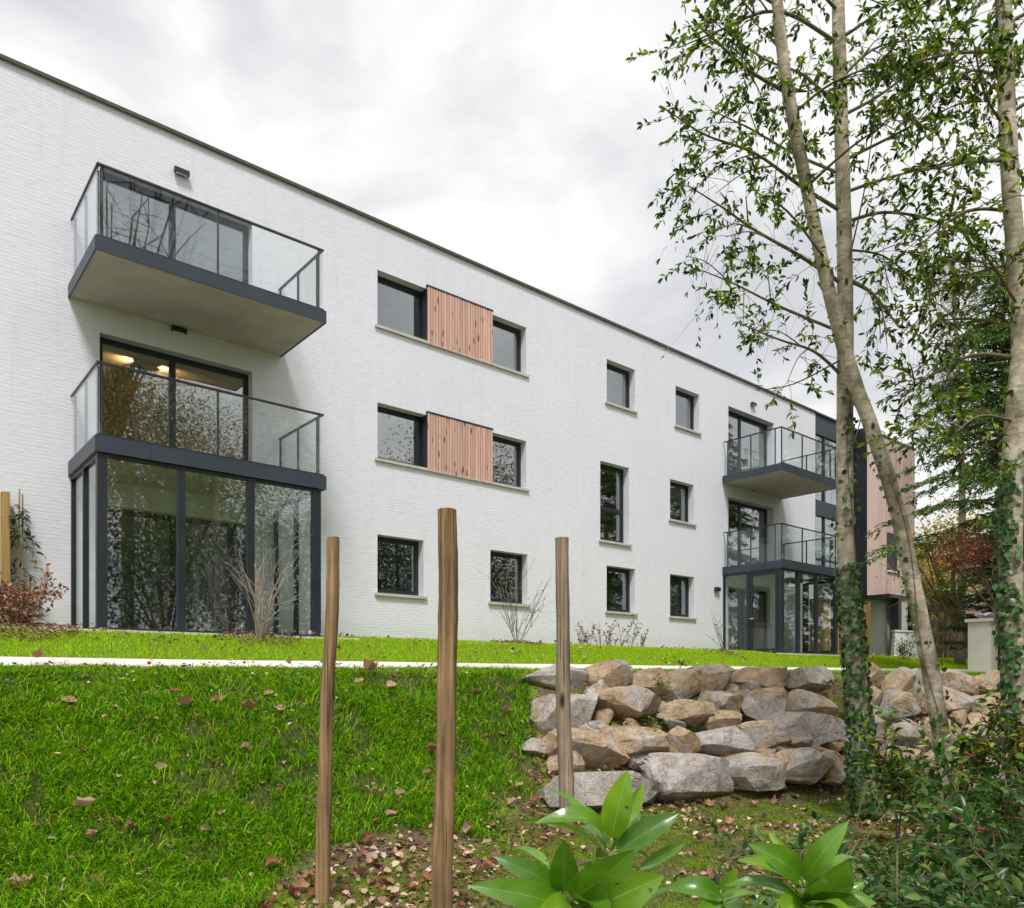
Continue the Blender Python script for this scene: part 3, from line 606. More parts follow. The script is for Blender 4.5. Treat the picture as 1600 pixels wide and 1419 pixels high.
P = scatter(650000, -2.4, 7.0, 3.9, PATH0, lambda x, y: stone_free(x, y) & (RNG.uniform(0, 1, len(x)) < grassy(x, y) ** 1.3), lambda x, y, d: np.clip((5.6 / d) ** 1.6, 0, 1) * (.10 + .90 * sstep((vnoise(x, y, 3.1, 21) * .55 + vnoise(x, y, 9.0, 22) * .45 - .26) * 3.2)))
cl = vnoise(P[:, 0], P[:, 1], 2.4, 31); tf = vnoise(P[:, 0], P[:, 1], 1.6, 33) * 12; crest = np.clip((P[:, 1] - 7.7) / 1.2, 0, 1)
Ln = (.045 + .075 * cl ** 1.2 + RNG.exponential(.028, len(P))) * (1 - .4 * crest) * np.where(P[:, 1] > PATH0 - .12, .5, 1)
bank_cols = [(.035, .12, .005), (.11, .31, .007), (.23, .48, .010), (.44, .64, .02), (.55, .48, .18)]
blades(P, Ln, RNG.uniform(.002, .0046, len(P)), RNG.uniform(.35, 1.5, len(P)), bank_cols, 'bank_grass', M['grass'], [.32, .27, .22, .14, .05], tuft=tf)['label'] = 'lush green grass growing on the sloping bank'
P = scatter(170000, -1.5, 36, PATH1, 14.6, lambda x, y: ~((x > .8) & (x < 6.95) & (y > 12.4)) & ~((x > 20.8) & (x < 27) & (y > 12.3)))
blades(P, RNG.uniform(.03, .075, len(P)), RNG.uniform(.003, .006, len(P)), RNG.uniform(.2, 1, len(P)), [(.34, .52, .014), (.42, .60, .02), (.48, .63, .03), (.50, .52, .08)], 'lawn_grass', M['grass'], [.35, .4, .18, .07])['label'] = 'short bright green lawn between path and building'
P = scatter(26000, 6.0, 24, 6.5, PATH0, lambda x, y: y > 8.6 - np.clip(x - 5.5, 0, 3) * .5)
blades(P, RNG.uniform(.03, .09, len(P)), RNG.uniform(.003, .005, len(P)), RNG.uniform(.2, 1, len(P)), bank_cols[1:4], 'verge_grass', M['grass'])['label'] = 'grass verge above the boulders'
P = scatter(230000, .2, 11, 1.2, 6.4, lambda x, y: (y < toe(x) + .25) & (vnoise(x, y, 1.5, 41) * .65 + vnoise(x, y, 4.5, 42) * .35 > .39))
blades(P, RNG.uniform(.012, .05, len(P)), RNG.uniform(.0014, .003, len(P)), RNG.uniform(.3, 1, len(P)), [(.14, .25, .016), (.22, .34, .022), (.32, .40, .04), (.09, .19, .018)], 'moss_and_thin_grass', M['grass'])['label'] = 'patchy moss and thin grass among fallen leaves'
# ------------------------------------------------------------------ fallen leaves
def dead_leaf(seed, n=9):
    """lobed curled leaf, about 1 m long before scaling"""
    rr = random.Random(seed); v = [(0, 0, 0)]; f = []
    cu, cv = rr.uniform(.6, 2.0), rr.uniform(-.3, .9); ring = []
    for k_ in range(2 * n):
        a = 2 * math.pi * k_ / (2 * n); lob = 1 + (.14 if k_ % 2 == 0 else -.10) * rr.uniform(.4, 1.3)
        x, y = .5 * math.cos(a) * lob, .32 * math.sin(a) * lob * (1 - .25 * math.cos(a)); ring.append((x, y))
    for sc_ in (.5, 1.0):
        for x, y in ring: x, y = x * sc_, y * sc_; v.append((x, y, cu * y * y * 1.6 + cv * x * x + .05 * math.sin(9 * x + seed) + (rr.uniform(-.04, .08) if sc_ == 1 else 0)))
    m2 = 2 * n
    for k_ in range(m2):
        q = (k_ + 1) % m2; f.append((0, 1 + k_, 1 + q)); f.append((1 + k_, 1 + m2 + k_, 1 + m2 + q, 1 + q))
    n0 = len(v); v += [(-.42, .012, .02), (-.42, -.012, .02), (-.95, .008, .10), (-.95, -.008, .10)]; f.append((n0, n0 + 2, n0 + 3, n0 + 1))
    return v, f
def mk_dead(name, cols):
    m_, nt, out = newmat(name); oi = nd(nt, 'ShaderNodeObjectInfo'); v = coords(nt)
    col = ramp(nt, oi.outputs['Random'], [(k_ / (len(cols) - 1), c) for k_, c in enumerate(cols)])
    col = mixc(nt, .5, col, ramp(nt, noise(nt, v, 6, 5), [(.3, (.55, .5, .45)), (.7, (1.15, 1.1, 1.05))]), 'MULTIPLY')
    p = nd(nt, 'ShaderNodeBsdfPrincipled', {'Base Color': col, 'Roughness': .6, 'Specular IOR Level': .3}); tr = nd(nt, 'ShaderNodeBsdfTranslucent', {'Color': col})
    mx_ = nd(nt, 'ShaderNodeMixShader', {0: .2, 1: p.outputs[0], 2: tr.outputs[0]}); nt.links.new(mx_.outputs[0], out.inputs[0]); return m_
DCOLS = [(.42, .27, .17), (.30, .15, .08), (.50, .33, .22), (.22, .075, .04), (.46, .26, .17), (.34, .21, .13), (.55, .40, .28)]
M['deadleaf'] = mk_dead('curled_dead_leaf', DCOLS)
dl_me = []
for s_ in range(12):
    v, f = dead_leaf(s_, 4 + s_ % 6); me = bpy.data.meshes.new('fallen_leaf'); me.from_pydata(v, [], f); me.materials.append(M['deadleaf']); me.polygons.foreach_set('use_smooth', [True] * len(me.polygons)); dl_me.append(me)
def ground_hit(x, y):
    d = np.array(PX(x, y, 1)) - CAMP; t = 2.0
    for _ in range(900):
        p = CAMP + d * t
        if p[2] < float(H(p[0], p[1])): return p, t
        t += .02
    return None, None
spots = [(390,1120,30),(436,1122,22),(290,1115,28),(340,1104,26),(386,1182,26),(275,1092,22),(108,1108,26),(40,1108,20),(345,1285,22),(322,1312,28),(206,1308,20),(180,1300,18),(262,1300,18),(222,1290,18),
  (133,1276,40),(146,1396,62),(128,1412,40),(36,1404,40),(145,1325,24),(58,1306,16),(130,1190,18),(252,1212,26),(430,1366,34),(478,1382,36),(468,1396,30),(452,1402,30),(578,1058,34),(560,1075,22),(612,1080,20),(668,1128,14),
  (676,1186,26),(690,1210,20),(612,1286,24),(625,1250,18),(588,1250,22),(668,1220,18),(615,1070,18),(745,1090,24),(790,1120,20),(784,1156,14),(420,1095,20),(500,1300,20),(495,1268,22),(575,1322,24),(690,1270,18),(730,1310,30),
  (630,1360,34),(600,1385,40),(580,1350,28),(560,1372,30),(640,1395,34),(668,1378,28),(622,1340,24),(545,1398,30),(730,1340,26),(760,1322,22),(745,1368,30),(770,1300,18),(800,1265,20),(812,1238,18),(838,1262,24),(780,1345,22),
  (1108,1262,24),(1130,1268,20),(1090,1256,22),(1150,1250,22),(1060,1262,24),(1040,1250,20),(1180,1262,22),(1210,1258,24),(1240,1248,22),(1075,1290,22),(1095,1318,24),(1040,1285,20),(1020,1300,18),(1140,1290,20),(1250,1280,20),(1290,1262,20),
  (930,1250,20),(960,1242,18),(900,1262,20),(870,1275,20),(1120,1325,18),(1160,1320,20),(1330,1255,22),(1020,1345,20),(60,1038,20),(100,1035,22),(80,1048,16),(228,1056,12),(300,1060,14),(520,1060,12),(360,1042,14),(450,1044,12),(905,1024,10)]
for k_, (x, y, w_) in enumerate(spots):
    p, t = ground_hit(x, y)
    if p is None: continue
    onb = p[1] > float(toe(p[0])) + .1
    lab, grp = ('curled brown dead leaf lying on the green grass bank', 'dead leaves on the grass bank') if onb else ('crumpled pinkish brown dead leaf lying at the foot of the bank', 'dead leaves at the foot of the bank')
    if p[1] > 8.6: lab, grp = 'small tan dead leaf lying on the grass near the path', 'dead leaves near the path'
    o = link('fallen_leaf', dl_me[k_ % 12], None, (p[0], p[1], p[2] + (.075 if onb else .03)), rot=(random.uniform(-.5, .5), random.uniform(-.5, .5), random.uniform(0, 6.3)), scale=(w_ * t / FPX * .84, w_ * t / FPX * random.uniform(.5, 1.05), w_ * t / FPX * random.uniform(.5, 1.7)))
    if onb and p[1] < 8.6: o.rotation_euler = (random.uniform(.1, .8), random.uniform(-.3, .3), random.uniform(-.6, .6))
    tag(o, lab, 'leaf', grp)
tag(dl_me and bpy.data.objects['fallen_leaf'], None)
def litter(n, x0, x1, y0, y1, keep, s0, s1, name, lift=.012, z=None):
    P = scatter(n, x0, x1, y0, y1, keep); n = len(P); P[:, 2] += RNG.uniform(0, lift * 2, n)
    if z is not None: P = z(P)
    az = RNG.uniform(0, 6.28, n); A = np.stack([np.cos(az), np.sin(az), RNG.normal(0, .3, n)], 1); N = np.stack([RNG.normal(0, .45, n), RNG.normal(0, .45, n), np.ones(n)], 1); L_ = RNG.uniform(s0, s1, n)
    return leaf_obj(name, M['dry'], None, P, A, N, L_, L_ * RNG.uniform(.5, .95, n), [(.46, .30, .21), (.34, .19, .12), (.20, .115, .08), (.55, .40, .30), (.26, .09, .055), (.60, .47, .36), (.11, .075, .055)], .2, fold=.3, droop=-.25)
lit = lambda x, y: (y < toe(x) + .3 - np.interp(x, [1.3, 2.7], [1.1, 0])) & (vnoise(x, y, 1.1, 51) * .6 + vnoise(x, y, 3.3, 52) * .4 > .40)
litter(20000, .2, 12, 1.0, 6.6, lit, .02, .075, 'leaf_litter')['label'] = 'brown leaf litter covering the ground below the bank'
litter(1500, -1, 6, 5.2, 9.3, lambda x, y: stone_free(x, y), .025, .06, 'scattered_leaf_bits', .05)['label'] = 'scattered small dead leaves caught in the grass'
litter(1400, 0, 34, PATH1, 14.4, lambda x, y: vnoise(x, y, .7, 61) > .35, .04, .09, 'lawn_leaf_bits', .04)['label'] = 'small fallen leaves dotted over the upper lawn'
# leaves and soil lodged in the joints of the boulder wall
n = 1500; Pw = np.array([on_wall(x, y)[0] for x, y in zip(RNG.uniform(840, 1500, n), RNG.uniform(1070, 1235, n))]) + RBK * .30 + RNG.normal(0, .03, (n, 3))
leaf_obj('joint_leaf_litter', M['dry'], None, Pw, rdir(n) * [1, 1, .2], rdir(n, 2.5), RNG.uniform(.04, .08, n), RNG.uniform(.03, .05, n), [(.36, .2, .12), (.25, .11, .06), (.12, .07, .05), (.44, .28, .2)], droop=-.2)['label'] = 'dead leaves lodged in joints between the boulders'
n = 900; az = RNG.uniform(0, 6.28, n); P = scatter(6000, .2, 12, 1.0, 6.2, lambda x, y: y < toe(x))[:n]; mb = MB()
for p in P[:380]:
    a = random.uniform(0, 6.28); l = random.uniform(.06, .28); d = Vector((math.cos(a), math.sin(a), random.uniform(-.1, .15))) * l; q = Vector(p) + Vector((0, 0, .02)); mb.tube([q, q + d * .5 + Vector((0, 0, .01)), q + d], [.003, .0025, .0012], 4)
tag(mb.build('fallen_twigs', M['twig']), 'thin broken twigs scattered on the ground', None, None, 'stuff')
# ------------------------------------------------------------------ trees and shrubs
def bez(pts, n):
    """smooth polyline through points"""
    pts = [Vector(p) for p in pts]; out = []; N = len(pts)
    for i in range(N - 1):
        p0, p1, p2, p3 = pts[max(i-1, 0)], pts[i], pts[i+1], pts[min(i+2, N-1)]
        for k_ in range(n):
            t = k_ / n; out.append(.5 * ((2*p1) + (p2-p0)*t + (2*p0-5*p1+4*p2-p3)*t*t + (-p0+3*p1-3*p2+p3)*t**3))
    out.append(pts[-1]); return out
class Crown:
    """collects twigs, leaf positions and berries of one plant"""
    def __init__(s, seed): s.r = random.Random(seed); s.tw = MB(); s.P = []; s.A = []; s.N = []; s.L = []; s.B = []
    def leaf(s, p, a, l):
        r = s.r; s.P.append(tuple(p)); s.A.append(tuple(a)); s.N.append((r.gauss(0, .5), r.gauss(0, .5), 1.0)); s.L.append(l)
    def twig(s, p, d, ln, ll=.055, gap=.04, droop=.5, rad=.003, bare=.1, berries=.12):
        r = s.r; pts = [Vector(p)]; d = Vector(d).normalized(); n = 5
        for k_ in range(n):
            d = (d + Vector((r.gauss(0, .16), r.gauss(0, .16), r.gauss(0, .14) - droop * .18))).normalized(); pts.append(pts[-1] + d * (ln / n))
        s.tw.tube(pts, [rad * (1 - .14 * k_) for k_ in range(n + 1)], 4, cap=False)
        m_ = int(ln / gap)
        for k_ in range(m_):
            f = bare + (1 - bare) * (k_ + r.random()) / m_; i_ = min(int(f * n), n - 1); q = pts[i_].lerp(pts[i_ + 1], f * n - i_); dd = (pts[i_ + 1] - pts[i_]).normalized()
            a = dd * .6 + Vector((r.gauss(0, .6), r.gauss(0, .6), r.gauss(.05, .5))); s.leaf(q, a.normalized(), ll * r.uniform(.65, 1.25))
        for k_ in range(2): s.leaf(pts[-1], (d + Vector((r.gauss(0, .4), r.gauss(0, .4), r.gauss(0, .4)))).normalized(), ll * r.uniform(.8, 1.2))
        if r.random() < berries:
            q = pts[r.randint(2, n - 1)]
            for _ in range(r.randint(4, 10)): s.B.append(tuple(q + Vector((r.gauss(0, .014), r.gauss(0, .014), r.gauss(-.005, .014)))))
        return pts
    def branch(s, pts, r0, r1, dens=9, tl=(.2, .55), sub=2, start=.2, **k):
        r = s.r; q = bez(pts, 5); n = len(q)
        s.tw.tube(q, [r0 + (r1 - r0) * i_ / (n - 1) for i_ in range(n)], 7, wob=.06, seed=r.randint(0, 9999))
        ln = sum((q[i_ + 1] - q[i_]).length for i_ in range(n - 1))
        for _ in range(int(ln * dens)):
            f = start + (1 - start) * r.random() ** .8; i_ = min(int(f * (n - 1)), n - 2); p = q[i_].lerp(q[i_ + 1], r.random()); dd = (q[i_ + 1] - q[i_]).normalized()
            s.twig(p, dd * .5 + Vector((r.gauss(0, .6), r.gauss(0, .6), r.gauss(.1, .55))), r.uniform(*tl), **k)
        for _ in range(sub):
            f = r.uniform(.3, .85); i_ = min(int(f * (n - 1)), n - 2); p = q[i_]; dd = (q[i_ + 1] - q[i_]).normalized()
            d2 = (dd * .8 + Vector((r.gauss(0, .6), r.gauss(0, .6), r.gauss(0, .4)))).normalized(); l2 = r.uniform(.35, .65)
            s.branch([p, p + d2 * l2 * .5 + Vector((0, 0, .03)), p + d2 * l2 + Vector((0, 0, -.08))], r0 * .4, r1 * .6, dens * 1.1, tl, 0, .1, **k)
    def finish(s, root, leafmat_, twigmat, cols, wts=None, ratio=.42, leafname='crown', twigname='branches', simple_=False):
        s.tw.build(twigname, twigmat, root, True)
        L_ = np.array(s.L)
        leaf_obj(leafname, leafmat_, root, s.P, s.A, s.N, L_, L_ * ratio, cols, .2, wts, fold=.22, droop=.18, simple=simple_)
        if s.B: berry_obj(s.B, root)
def berry_obj(pts, root, r=.0072):
    bm = bmesh.new(); bmesh.ops.create_icosphere(bm, subdivisions=1, radius=r); v0 = np.array([q.co[:] for q in bm.verts]); f0 = np.array([[q.index for q in f.verts] for f in bm.faces]); bm.free()
    pts = np.array(pts); V = (v0[None] * RNG.uniform(.8, 1.15, (len(pts), 1, 1)) + pts[:, None]).reshape(-1, 3); F = (f0[None] + (np.arange(len(pts)) * len(v0))[:, None, None]).reshape(-1, 3)
    return tag(link('berries', npmesh('berries', V, F, M['berry'], smooth=True), root), kind='stuff')
HOLLY = [(.05, .10, .014), (.11, .18, .02), (.22, .29, .03), (.36, .38, .05), (.022, .05, .014)]; HW = [.24, .24, .20, .10, .22]
def trunk(root, pts, rads, mat, seed, name='trunk', k=18, knots=14):
    q = bez([p for p in pts], 8); n = len(q); rr = random.Random(seed); rad = np.interp(np.linspace(0, 1, n), np.linspace(0, 1, len(rads)), rads)
    mb = MB().tube(q, list(rad), k, wob=.045, seed=seed)
    for _ in range(knots):
        i_ = rr.randint(2, n - 3); a = rr.uniform(0, 6.28); d = Vector((math.cos(a), math.sin(a), .25)); c = q[i_]; r_ = rad[i_]
        mb.tube([c + d * r_ * .8, c + d * r_ * 1.04, c + d * r_ * 1.2], [r_ * .38, r_ * .27, r_ * .16], 8)
    mb.build(name, mat, root, True, R(50)); return q, rad
# forked holly: the ivy clad upright stem and its leaning partner
T1 = empty('holly_tree', PX(1350, 1245, 7.9), 'tall pale barked holly tree with ivy clad upright trunk before the boulders', 'tree')
t1q, t1r = trunk(T1, [PX(x, y, 7.85) for x, y in ((1356,1262),(1346,1150),(1333,1000),(1322,860),(1320,700),(1321,560),(1320,400),(1316,250),(1312,100),(1308,-60),(1302,-240),(1295,-420))],
    [.115, .098, .09, .084, .08, .08, .074, .07, .066, .058, .045, .03], M['bark'], 11)
T2 = empty('holly_tree', PX(1482, 1258, 7.5), 'bare leaning pale holly trunk that crosses the upright ivy clad stem', 'tree')
t2q, t2r = trunk(T2, [PX(x, y, t) for x, y, t in ((1486,1270,7.35),(1472,1160,7.4),(1452,1040,7.45),(1428,920,7.5),(1400,790,7.55),(1366,680,7.6),(1336,600,7.62),(1312,520,7.6),(1287,420,7.55),(1262,300,7.5),(1240,190,7.45),(1226,110,7.4),(1214,0,7.35),(1200,-130,7.3),(1180,-300,7.25))],
    [.085, .078, .078, .075, .071, .069, .07, .066, .06, .058, .06, .056, .05, .042, .03], M['bark'], 12)
T3 = empty('holly_tree', PX(1592, 1300, 6.6), 'straight pale holly trunk at the right edge with black knots', 'tree')
t3q, t3r = trunk(T3, [PX(x, y, 6.6) for x, y in ((1600,1320),(1592,1200),(1584,1050),(1580,900),(1581,760),(1589,640),(1596,540),(1590,430),(1580,300),(1573,160),(1568,0),(1562,-150),(1556,-300))],
    [.118, .10, .094, .09, .088, .085, .075, .074, .07, .066, .062, .05, .035], M['bark'], 13, knots=22)
def bpx(lst, t0, t1):
    n = len(lst); return [PX(x, y, t0 + (t1 - t0) * i_ / (n - 1)) for i_, (x, y) in enumerate(lst)]
c1 = Crown(21)
for lst, t1_, r0 in (([(1312,70),(1240,25),(1190,20),(1130,45),(1060,75)], 7.3, .022), ([(1310,270),(1240,240),(1170,200),(1110,172)], 8.4, .018), ([(1314,330),(1250,290),(1180,240),(1100,210),(1037,168)], 7.3, .022),
    ([(1318,445),(1250,400),(1180,360),(1130,325),(1075,290)], 7.6, .022), ([(1316,520),(1220,480),(1150,445),(1095,422)], 8.3, .018), ([(1318,590),(1273,550),(1218,531),(1150,503)], 7.5, .018), ([(1316,180),(1260,120),(1190,90),(1110,30)], 8.2, .02),
    ([(1322,347),(1380,332),(1450,342),(1520,370),(1570,405)], 8.4, .02), ([(1325,437),(1365,460),(1405,512)], 7.7, .026), ([(1322,300),(1380,280),(1450,262),(1510,250)], 8.3, .018), ([(1320,250),(1390,215),(1440,190),(1500,180)], 7.3, .018),
    ([(1318,180),(1380,145),(1430,100),(1470,20)], 8.2, .018), ([(1314,60),(1370,20),(1430,-40)], 7.4, .018), ([(1312,20),(1250,-40),(1180,-70)], 7.2, .018), ([(1310,-20),(1370,-70),(1450,-90)], 8.2, .018), ([(1308,-60),(1240,-130),(1150,-150)], 8.0, .016), ([(1318,390),(1380,400),(1430,440)], 8.3, .014), ([(1316,120),(1380,70),(1500,60)], 8.4, .018)):
    c1.branch(bpx(lst, 7.85, t1_), r0, .005, 8.2, (.2, .65), 3, .14, ll=.072, gap=.028, bare=.38, berries=.16)
for lst in ([(1322,425),(1350,300),(1368,170)], [(1316,600),(1345,640),(1335,690)], [(1318,560),(1240,600),(1180,610)]): c1.branch(bpx(lst, 7.8, 7.6), .010, .004, 2, (.15, .3), 0, .5, ll=.06, gap=.06)
for _ in range(130):                                               # thin trailing tendrils
    x = c1.r.uniform(1030, 1560); y = c1.r.uniform(20, 520); p = PX(x, y, c1.r.uniform(7.2, 8.3)); l = c1.r.uniform(.3, .95)
    c1.twig(p, (c1.r.gauss(0, .5), c1.r.gauss(0, .5), -.4), l, gap=.25, droop=1.1, rad=.0022, bare=.75, berries=.04)
c1.finish(T1, M['leaf'], M['greentwig'], HOLLY, HW)
c2 = Crown(22)
for lst, t1_, r0 in (([(1224,142),(1170,110),(1125,70),(1095,45)], 6.9, .02), ([(1286,400),(1230,330),(1180,300)], 7.1, .014), ([(1262,290),(1330,230),(1390,190)], 7.0, .016), ([(1215,10),(1160,-20),(1100,-20)], 7.0, .014), ([(1238,180),(1300,130),(1400,90)], 6.9, .016), ([(1228,140),(1262,143)], 7.35, .03)):
    c2.branch(bpx(lst, 7.45, t1_), r0, .006, 11, (.18, .45), 2, .2, ll=.072, gap=.028, bare=.38, berries=.16)
c2.finish(T2, M['leaf'], M['greentwig'], HOLLY, HW)
c3 = Crown(23)
for lst, t1_, r0 in (([(1576,250),(1500,255),(1430,270)], 6.2, .02), ([(1572,80),(1480,85),(1400,110)], 7.2, .02), ([(1590,410),(1530,425),(1470,440)], 7.1, .018), ([(1592,560),(1520,555),(1450,590),(1410,620)], 6.9, .02), ([(1580,330),(1510,330),(1440,380)], 6.0, .018), ([(1588,660),(1530,650),(1480,690)], 6.1, .014),
    ([(1568,0),(1500,-20),(1430,-30)], 6.2, .018), ([(1574,180),(1640,140),(1720,120)], 6.4, .018), ([(1588,430),(1660,400),(1740,400)], 6.6, .018), ([(1568,40),(1640,0),(1720,-40)], 7.2, .018), ([(1596,520),(1540,500),(1470,500)], 7.3, .016), ([(1575,130),(1520,110),(1450,150)], 6.9, .018), ([(1590,600),(1650,580),(1720,600)], 6.4, .016), ([(1572,200),(1540,150),(1520,60)], 6.0, .014), ([(1592,480),(1540,400),(1500,380)], 6.0, .014), ([(1562,-100),(1480,-120),(1400,-90)], 6.6, .016)):
    c3.branch(bpx(lst, 6.6, t1_), r0, .005, 10.5, (.18, .5), 3, .12, ll=.072, gap=.028, bare=.35, berries=.24)
c3.finish(T3, M['leaf'], M['greentwig'], HOLLY, HW)
# ivy climbing the trunks
def ivy(q, rad, f0, f1, n, label, seed, side=None, dense=1.8):
    r = np.random.default_rng(seed); root = empty('ivy', q[1], label, 'ivy'); P_, A_, N_, L_ = [], [], [], []; Q = np.array([p[:] for p in q]); m_ = len(Q)
    for _ in range(n):
        f = f0 + (f1 - f0) * r.random() ** dense; i_ = f * (m_ - 1); c = np.array([np.interp(i_, np.arange(m_), Q[:, k_]) for k_ in range(3)]); ra = np.interp(i_, np.arange(m_), rad)
        a = r.uniform(0, 6.28) if (side is None or f < f0 + (f1 - f0) * .3) else side + r.normal(0, .5); d = np.array([math.cos(a), math.sin(a), 0])
        lift = r.uniform(.005, .05) * (1.6 if f < f0 + .35 * (f1 - f0) else .7)
        P_.append(c + d * (ra + lift)); N_.append(d + r.normal(0, .35, 3)); A_.append(np.array([-d[1], d[0], 0]) * r.normal(0, .6) + np.array([0, 0, -.6]) + d * .3); L_.append(r.uniform(.035, .07))
    L_ = np.array(L_)
    leaf_obj('ivy_leaves', M['ivy'], root, P_, A_, N_, L_, L_ * .95, [(.03, .085, .022), (.05, .12, .03), (.08, .17, .04), (.13, .22, .05)], .2, [.35, .35, .2, .1], fold=.12, droop=.2)
    mb = MB()
    for s_ in range(4 if dense > 1 else 1):
        a0 = r.uniform(0, 6.28) if side is None else side + r.normal(0, .4); pts = []
        for f in np.linspace(f0, f1 * r.uniform(.85, 1), 26):
            i_ = f * (m_ - 1); c = np.array([np.interp(i_, np.arange(m_), Q[:, k_]) for k_ in range(3)]); ra = np.interp(i_, np.arange(m_), rad); a = a0 + .5 * math.sin(f * 30 + s_); pts.append(c + np.array([math.cos(a), math.sin(a), 0]) * (ra + .006))
        mb.tube(pts, .0045, 5)
    mb.build('vine_stem', M['twig'], root, True); return root
toc = math.atan2(-SF, -CF)                                         # azimuth that faces the viewer
ivy(t1q, t1r, 0.0, .26, 1500, 'dense dark green ivy wrapping the upright trunk before the boulders', 1, None, 1.15)
ivy(t1q, t1r, .24, .46, 90, 'thin ivy strand climbing high up the upright holly trunk', 2, toc + .35, 1.0)
ivy(t3q, t3r, 0.0, .36, 620, 'green ivy climbing the trunk at the right edge', 3, toc - 1.0, 1.0)
ivy(t2q, t2r, .10, .34, 60, 'sparse ivy leaves up the left side of the leaning trunk', 4, toc - 1.2, .9)
# undergrowth: holly bushes, ground ivy, arching stems
def holly_bush(x, y, t, n, h, spread, label, seed, cols=HOLLY, wts=HW, ll=.085, berries=.25, name='holly_bush', cat='bush', lean=(0, 0), gap=.040):
    p = np.array(PX(x, y, t)); base = Vector((p[0], p[1], float(H(p[0], p[1])))); root = empty(name, base, label, cat); c = Crown(seed); r = c.r
    for k_ in range(n):
        a = r.uniform(0, 6.28); d = Vector((math.cos(a) * spread + lean[0], math.sin(a) * spread + lean[1], h * r.uniform(.6, 1.05))); b = base + Vector((math.cos(a) * .05, math.sin(a) * .05, -.03))
        c.branch([b, b + d * .5 + Vector((0, 0, h * .1)), b + d], .009, .003, 13, (.12, .34), 1, .22, ll=ll, gap=gap, berries=berries, droop=.4)
    c.finish(root, M['leaf'], M['greentwig'], cols, wts, ratio=.5, leafname='leaves', twigname='stems'); return root
DARKH = [(.035, .095, .022), (.055, .13, .026), (.085, .17, .03), (.15, .24, .045)]; DW = [.3, .35, .22, .13]
holly_bush(1480, 1290, 6.6, 7, 1.4, .55, 'holly bush with red berry clusters between the leaning and right trunks', 31, berries=.9)
holly_bush(1560, 1330, 5.6, 4, 1.0, .35, 'tall dark holly bush against the trunk at the right edge', 32, DARKH, DW, berries=.35)
holly_bush(1400, 1270, 7.0, 2, .8, .3, 'young holly bush just right of the ivy clad trunk', 33, berries=.2)
holly_bush(1420, 1340, 5.2, 4, .26, .5, 'low dark green bush spreading over the ground below the trunks', 34, DARKH, DW, berries=.05)
holly_bush(1540, 1400, 4.4, 4, .28, .4, 'dense low dark bush in the bottom right corner', 35, DARKH, DW, berries=.05)
holly_bush(1320, 1330, 5.4, 3, .2, .4, 'low leafy bush at the left end of the undergrowth', 36, DARKH, DW, berries=0)
holly_bush(1460, 1440, 3.9, 4, .22, .4, 'dark leafy bush at the bottom edge below the berry bush', 37, DARKH, DW, berries=.03)
holly_bush(1600, 1250, 5.2, 4, .8, .3, 'holly bush cut off by the right edge of the picture', 38, DARKH, DW, berries=.3)
holly_bush(1640, 1400, 4.2, 5, .6, .4, 'dark bush standing just beyond the right edge', 39, DARKH, DW, berries=.1)
n = 26000; P = scatter(n, 2.5, 12, .2, 4.6, lambda x, y: True | (x > 0)); X, Y, d = PROJ(P); wgt = np.clip((X - 1290) / 320 + (Y - 1350) / 260 + (vnoise(P[:, 0], P[:, 1], 1.6, 71) - .5) * 1.4, 0, 1)
P = P[RNG.uniform(0, 1, len(P)) < wgt]; n = len(P); P[:, 2] += RNG.uniform(.01, .16, n); L_ = RNG.uniform(.045, .09, n)
leaf_obj('ground_ivy', M['ivy'], None, P, rdir(n) * [1, 1, .4], rdir(n, 1.6), L_, L_ * .75, DARKH, .2, DW, fold=.15)['label'] = 'dark green ivy carpeting the ground under the trees'
mb = MB(); rr = random.Random(5)
for k_ in range(26):
    x, y = rr.uniform(1290, 1600), rr.uniform(1240, 1400); t = rr.uniform(4.2, 6.2); a = PX(x, y + 40, t); a.z = float(H(a.x, a.y)) + .02; d = Vector((rr.gauss(0, .5), rr.gauss(0, .5), .5)).normalized(); l = rr.uniform(.4, 1.1)
    mb.tube(bez([a, a + d * l * .5 + Vector((0, 0, .08)), a + Vector((d.x, d.y, .35)) * l + Vector((0, 0, -.05))], 4), .0045, 5)
tag(mb.build('arching_bramble_stems', M['greentwig']), 'thin arching green stems tangled over the undergrowth', None, None, 'stuff')
c, cr_ = Crown(55), None
for (x, y, t, lab) in ((1175, 1300, 6.0, 'wispy dry weed standing in leaf litter below the boulders'), (865, 1345, 4.6, 'small dry weed growing just behind the large leaves')):
    p = np.array(PX(x, y, t)); b = Vector((p[0], p[1], float(H(p[0], p[1])))); w_ = MB(); root = tag(None or bpy.data.objects.new('dry_weed', None), lab, 'weed'); COL.objects.link(root); root.location = b
    for k_ in range(34):
        d = Vector((rr.gauss(0, .35), rr.gauss(0, .35), 1)).normalized() * rr.uniform(.12, .34); s_ = b + Vector((rr.gauss(0, .09), rr.gauss(0, .09), -.02)); w_.tube([s_, s_ + d * .5, s_ + d + Vector((rr.gauss(0, .03), rr.gauss(0, .03), 0))], [.0022, .0018, .001], 4)
    w_.build('stems', M['twig'], root)
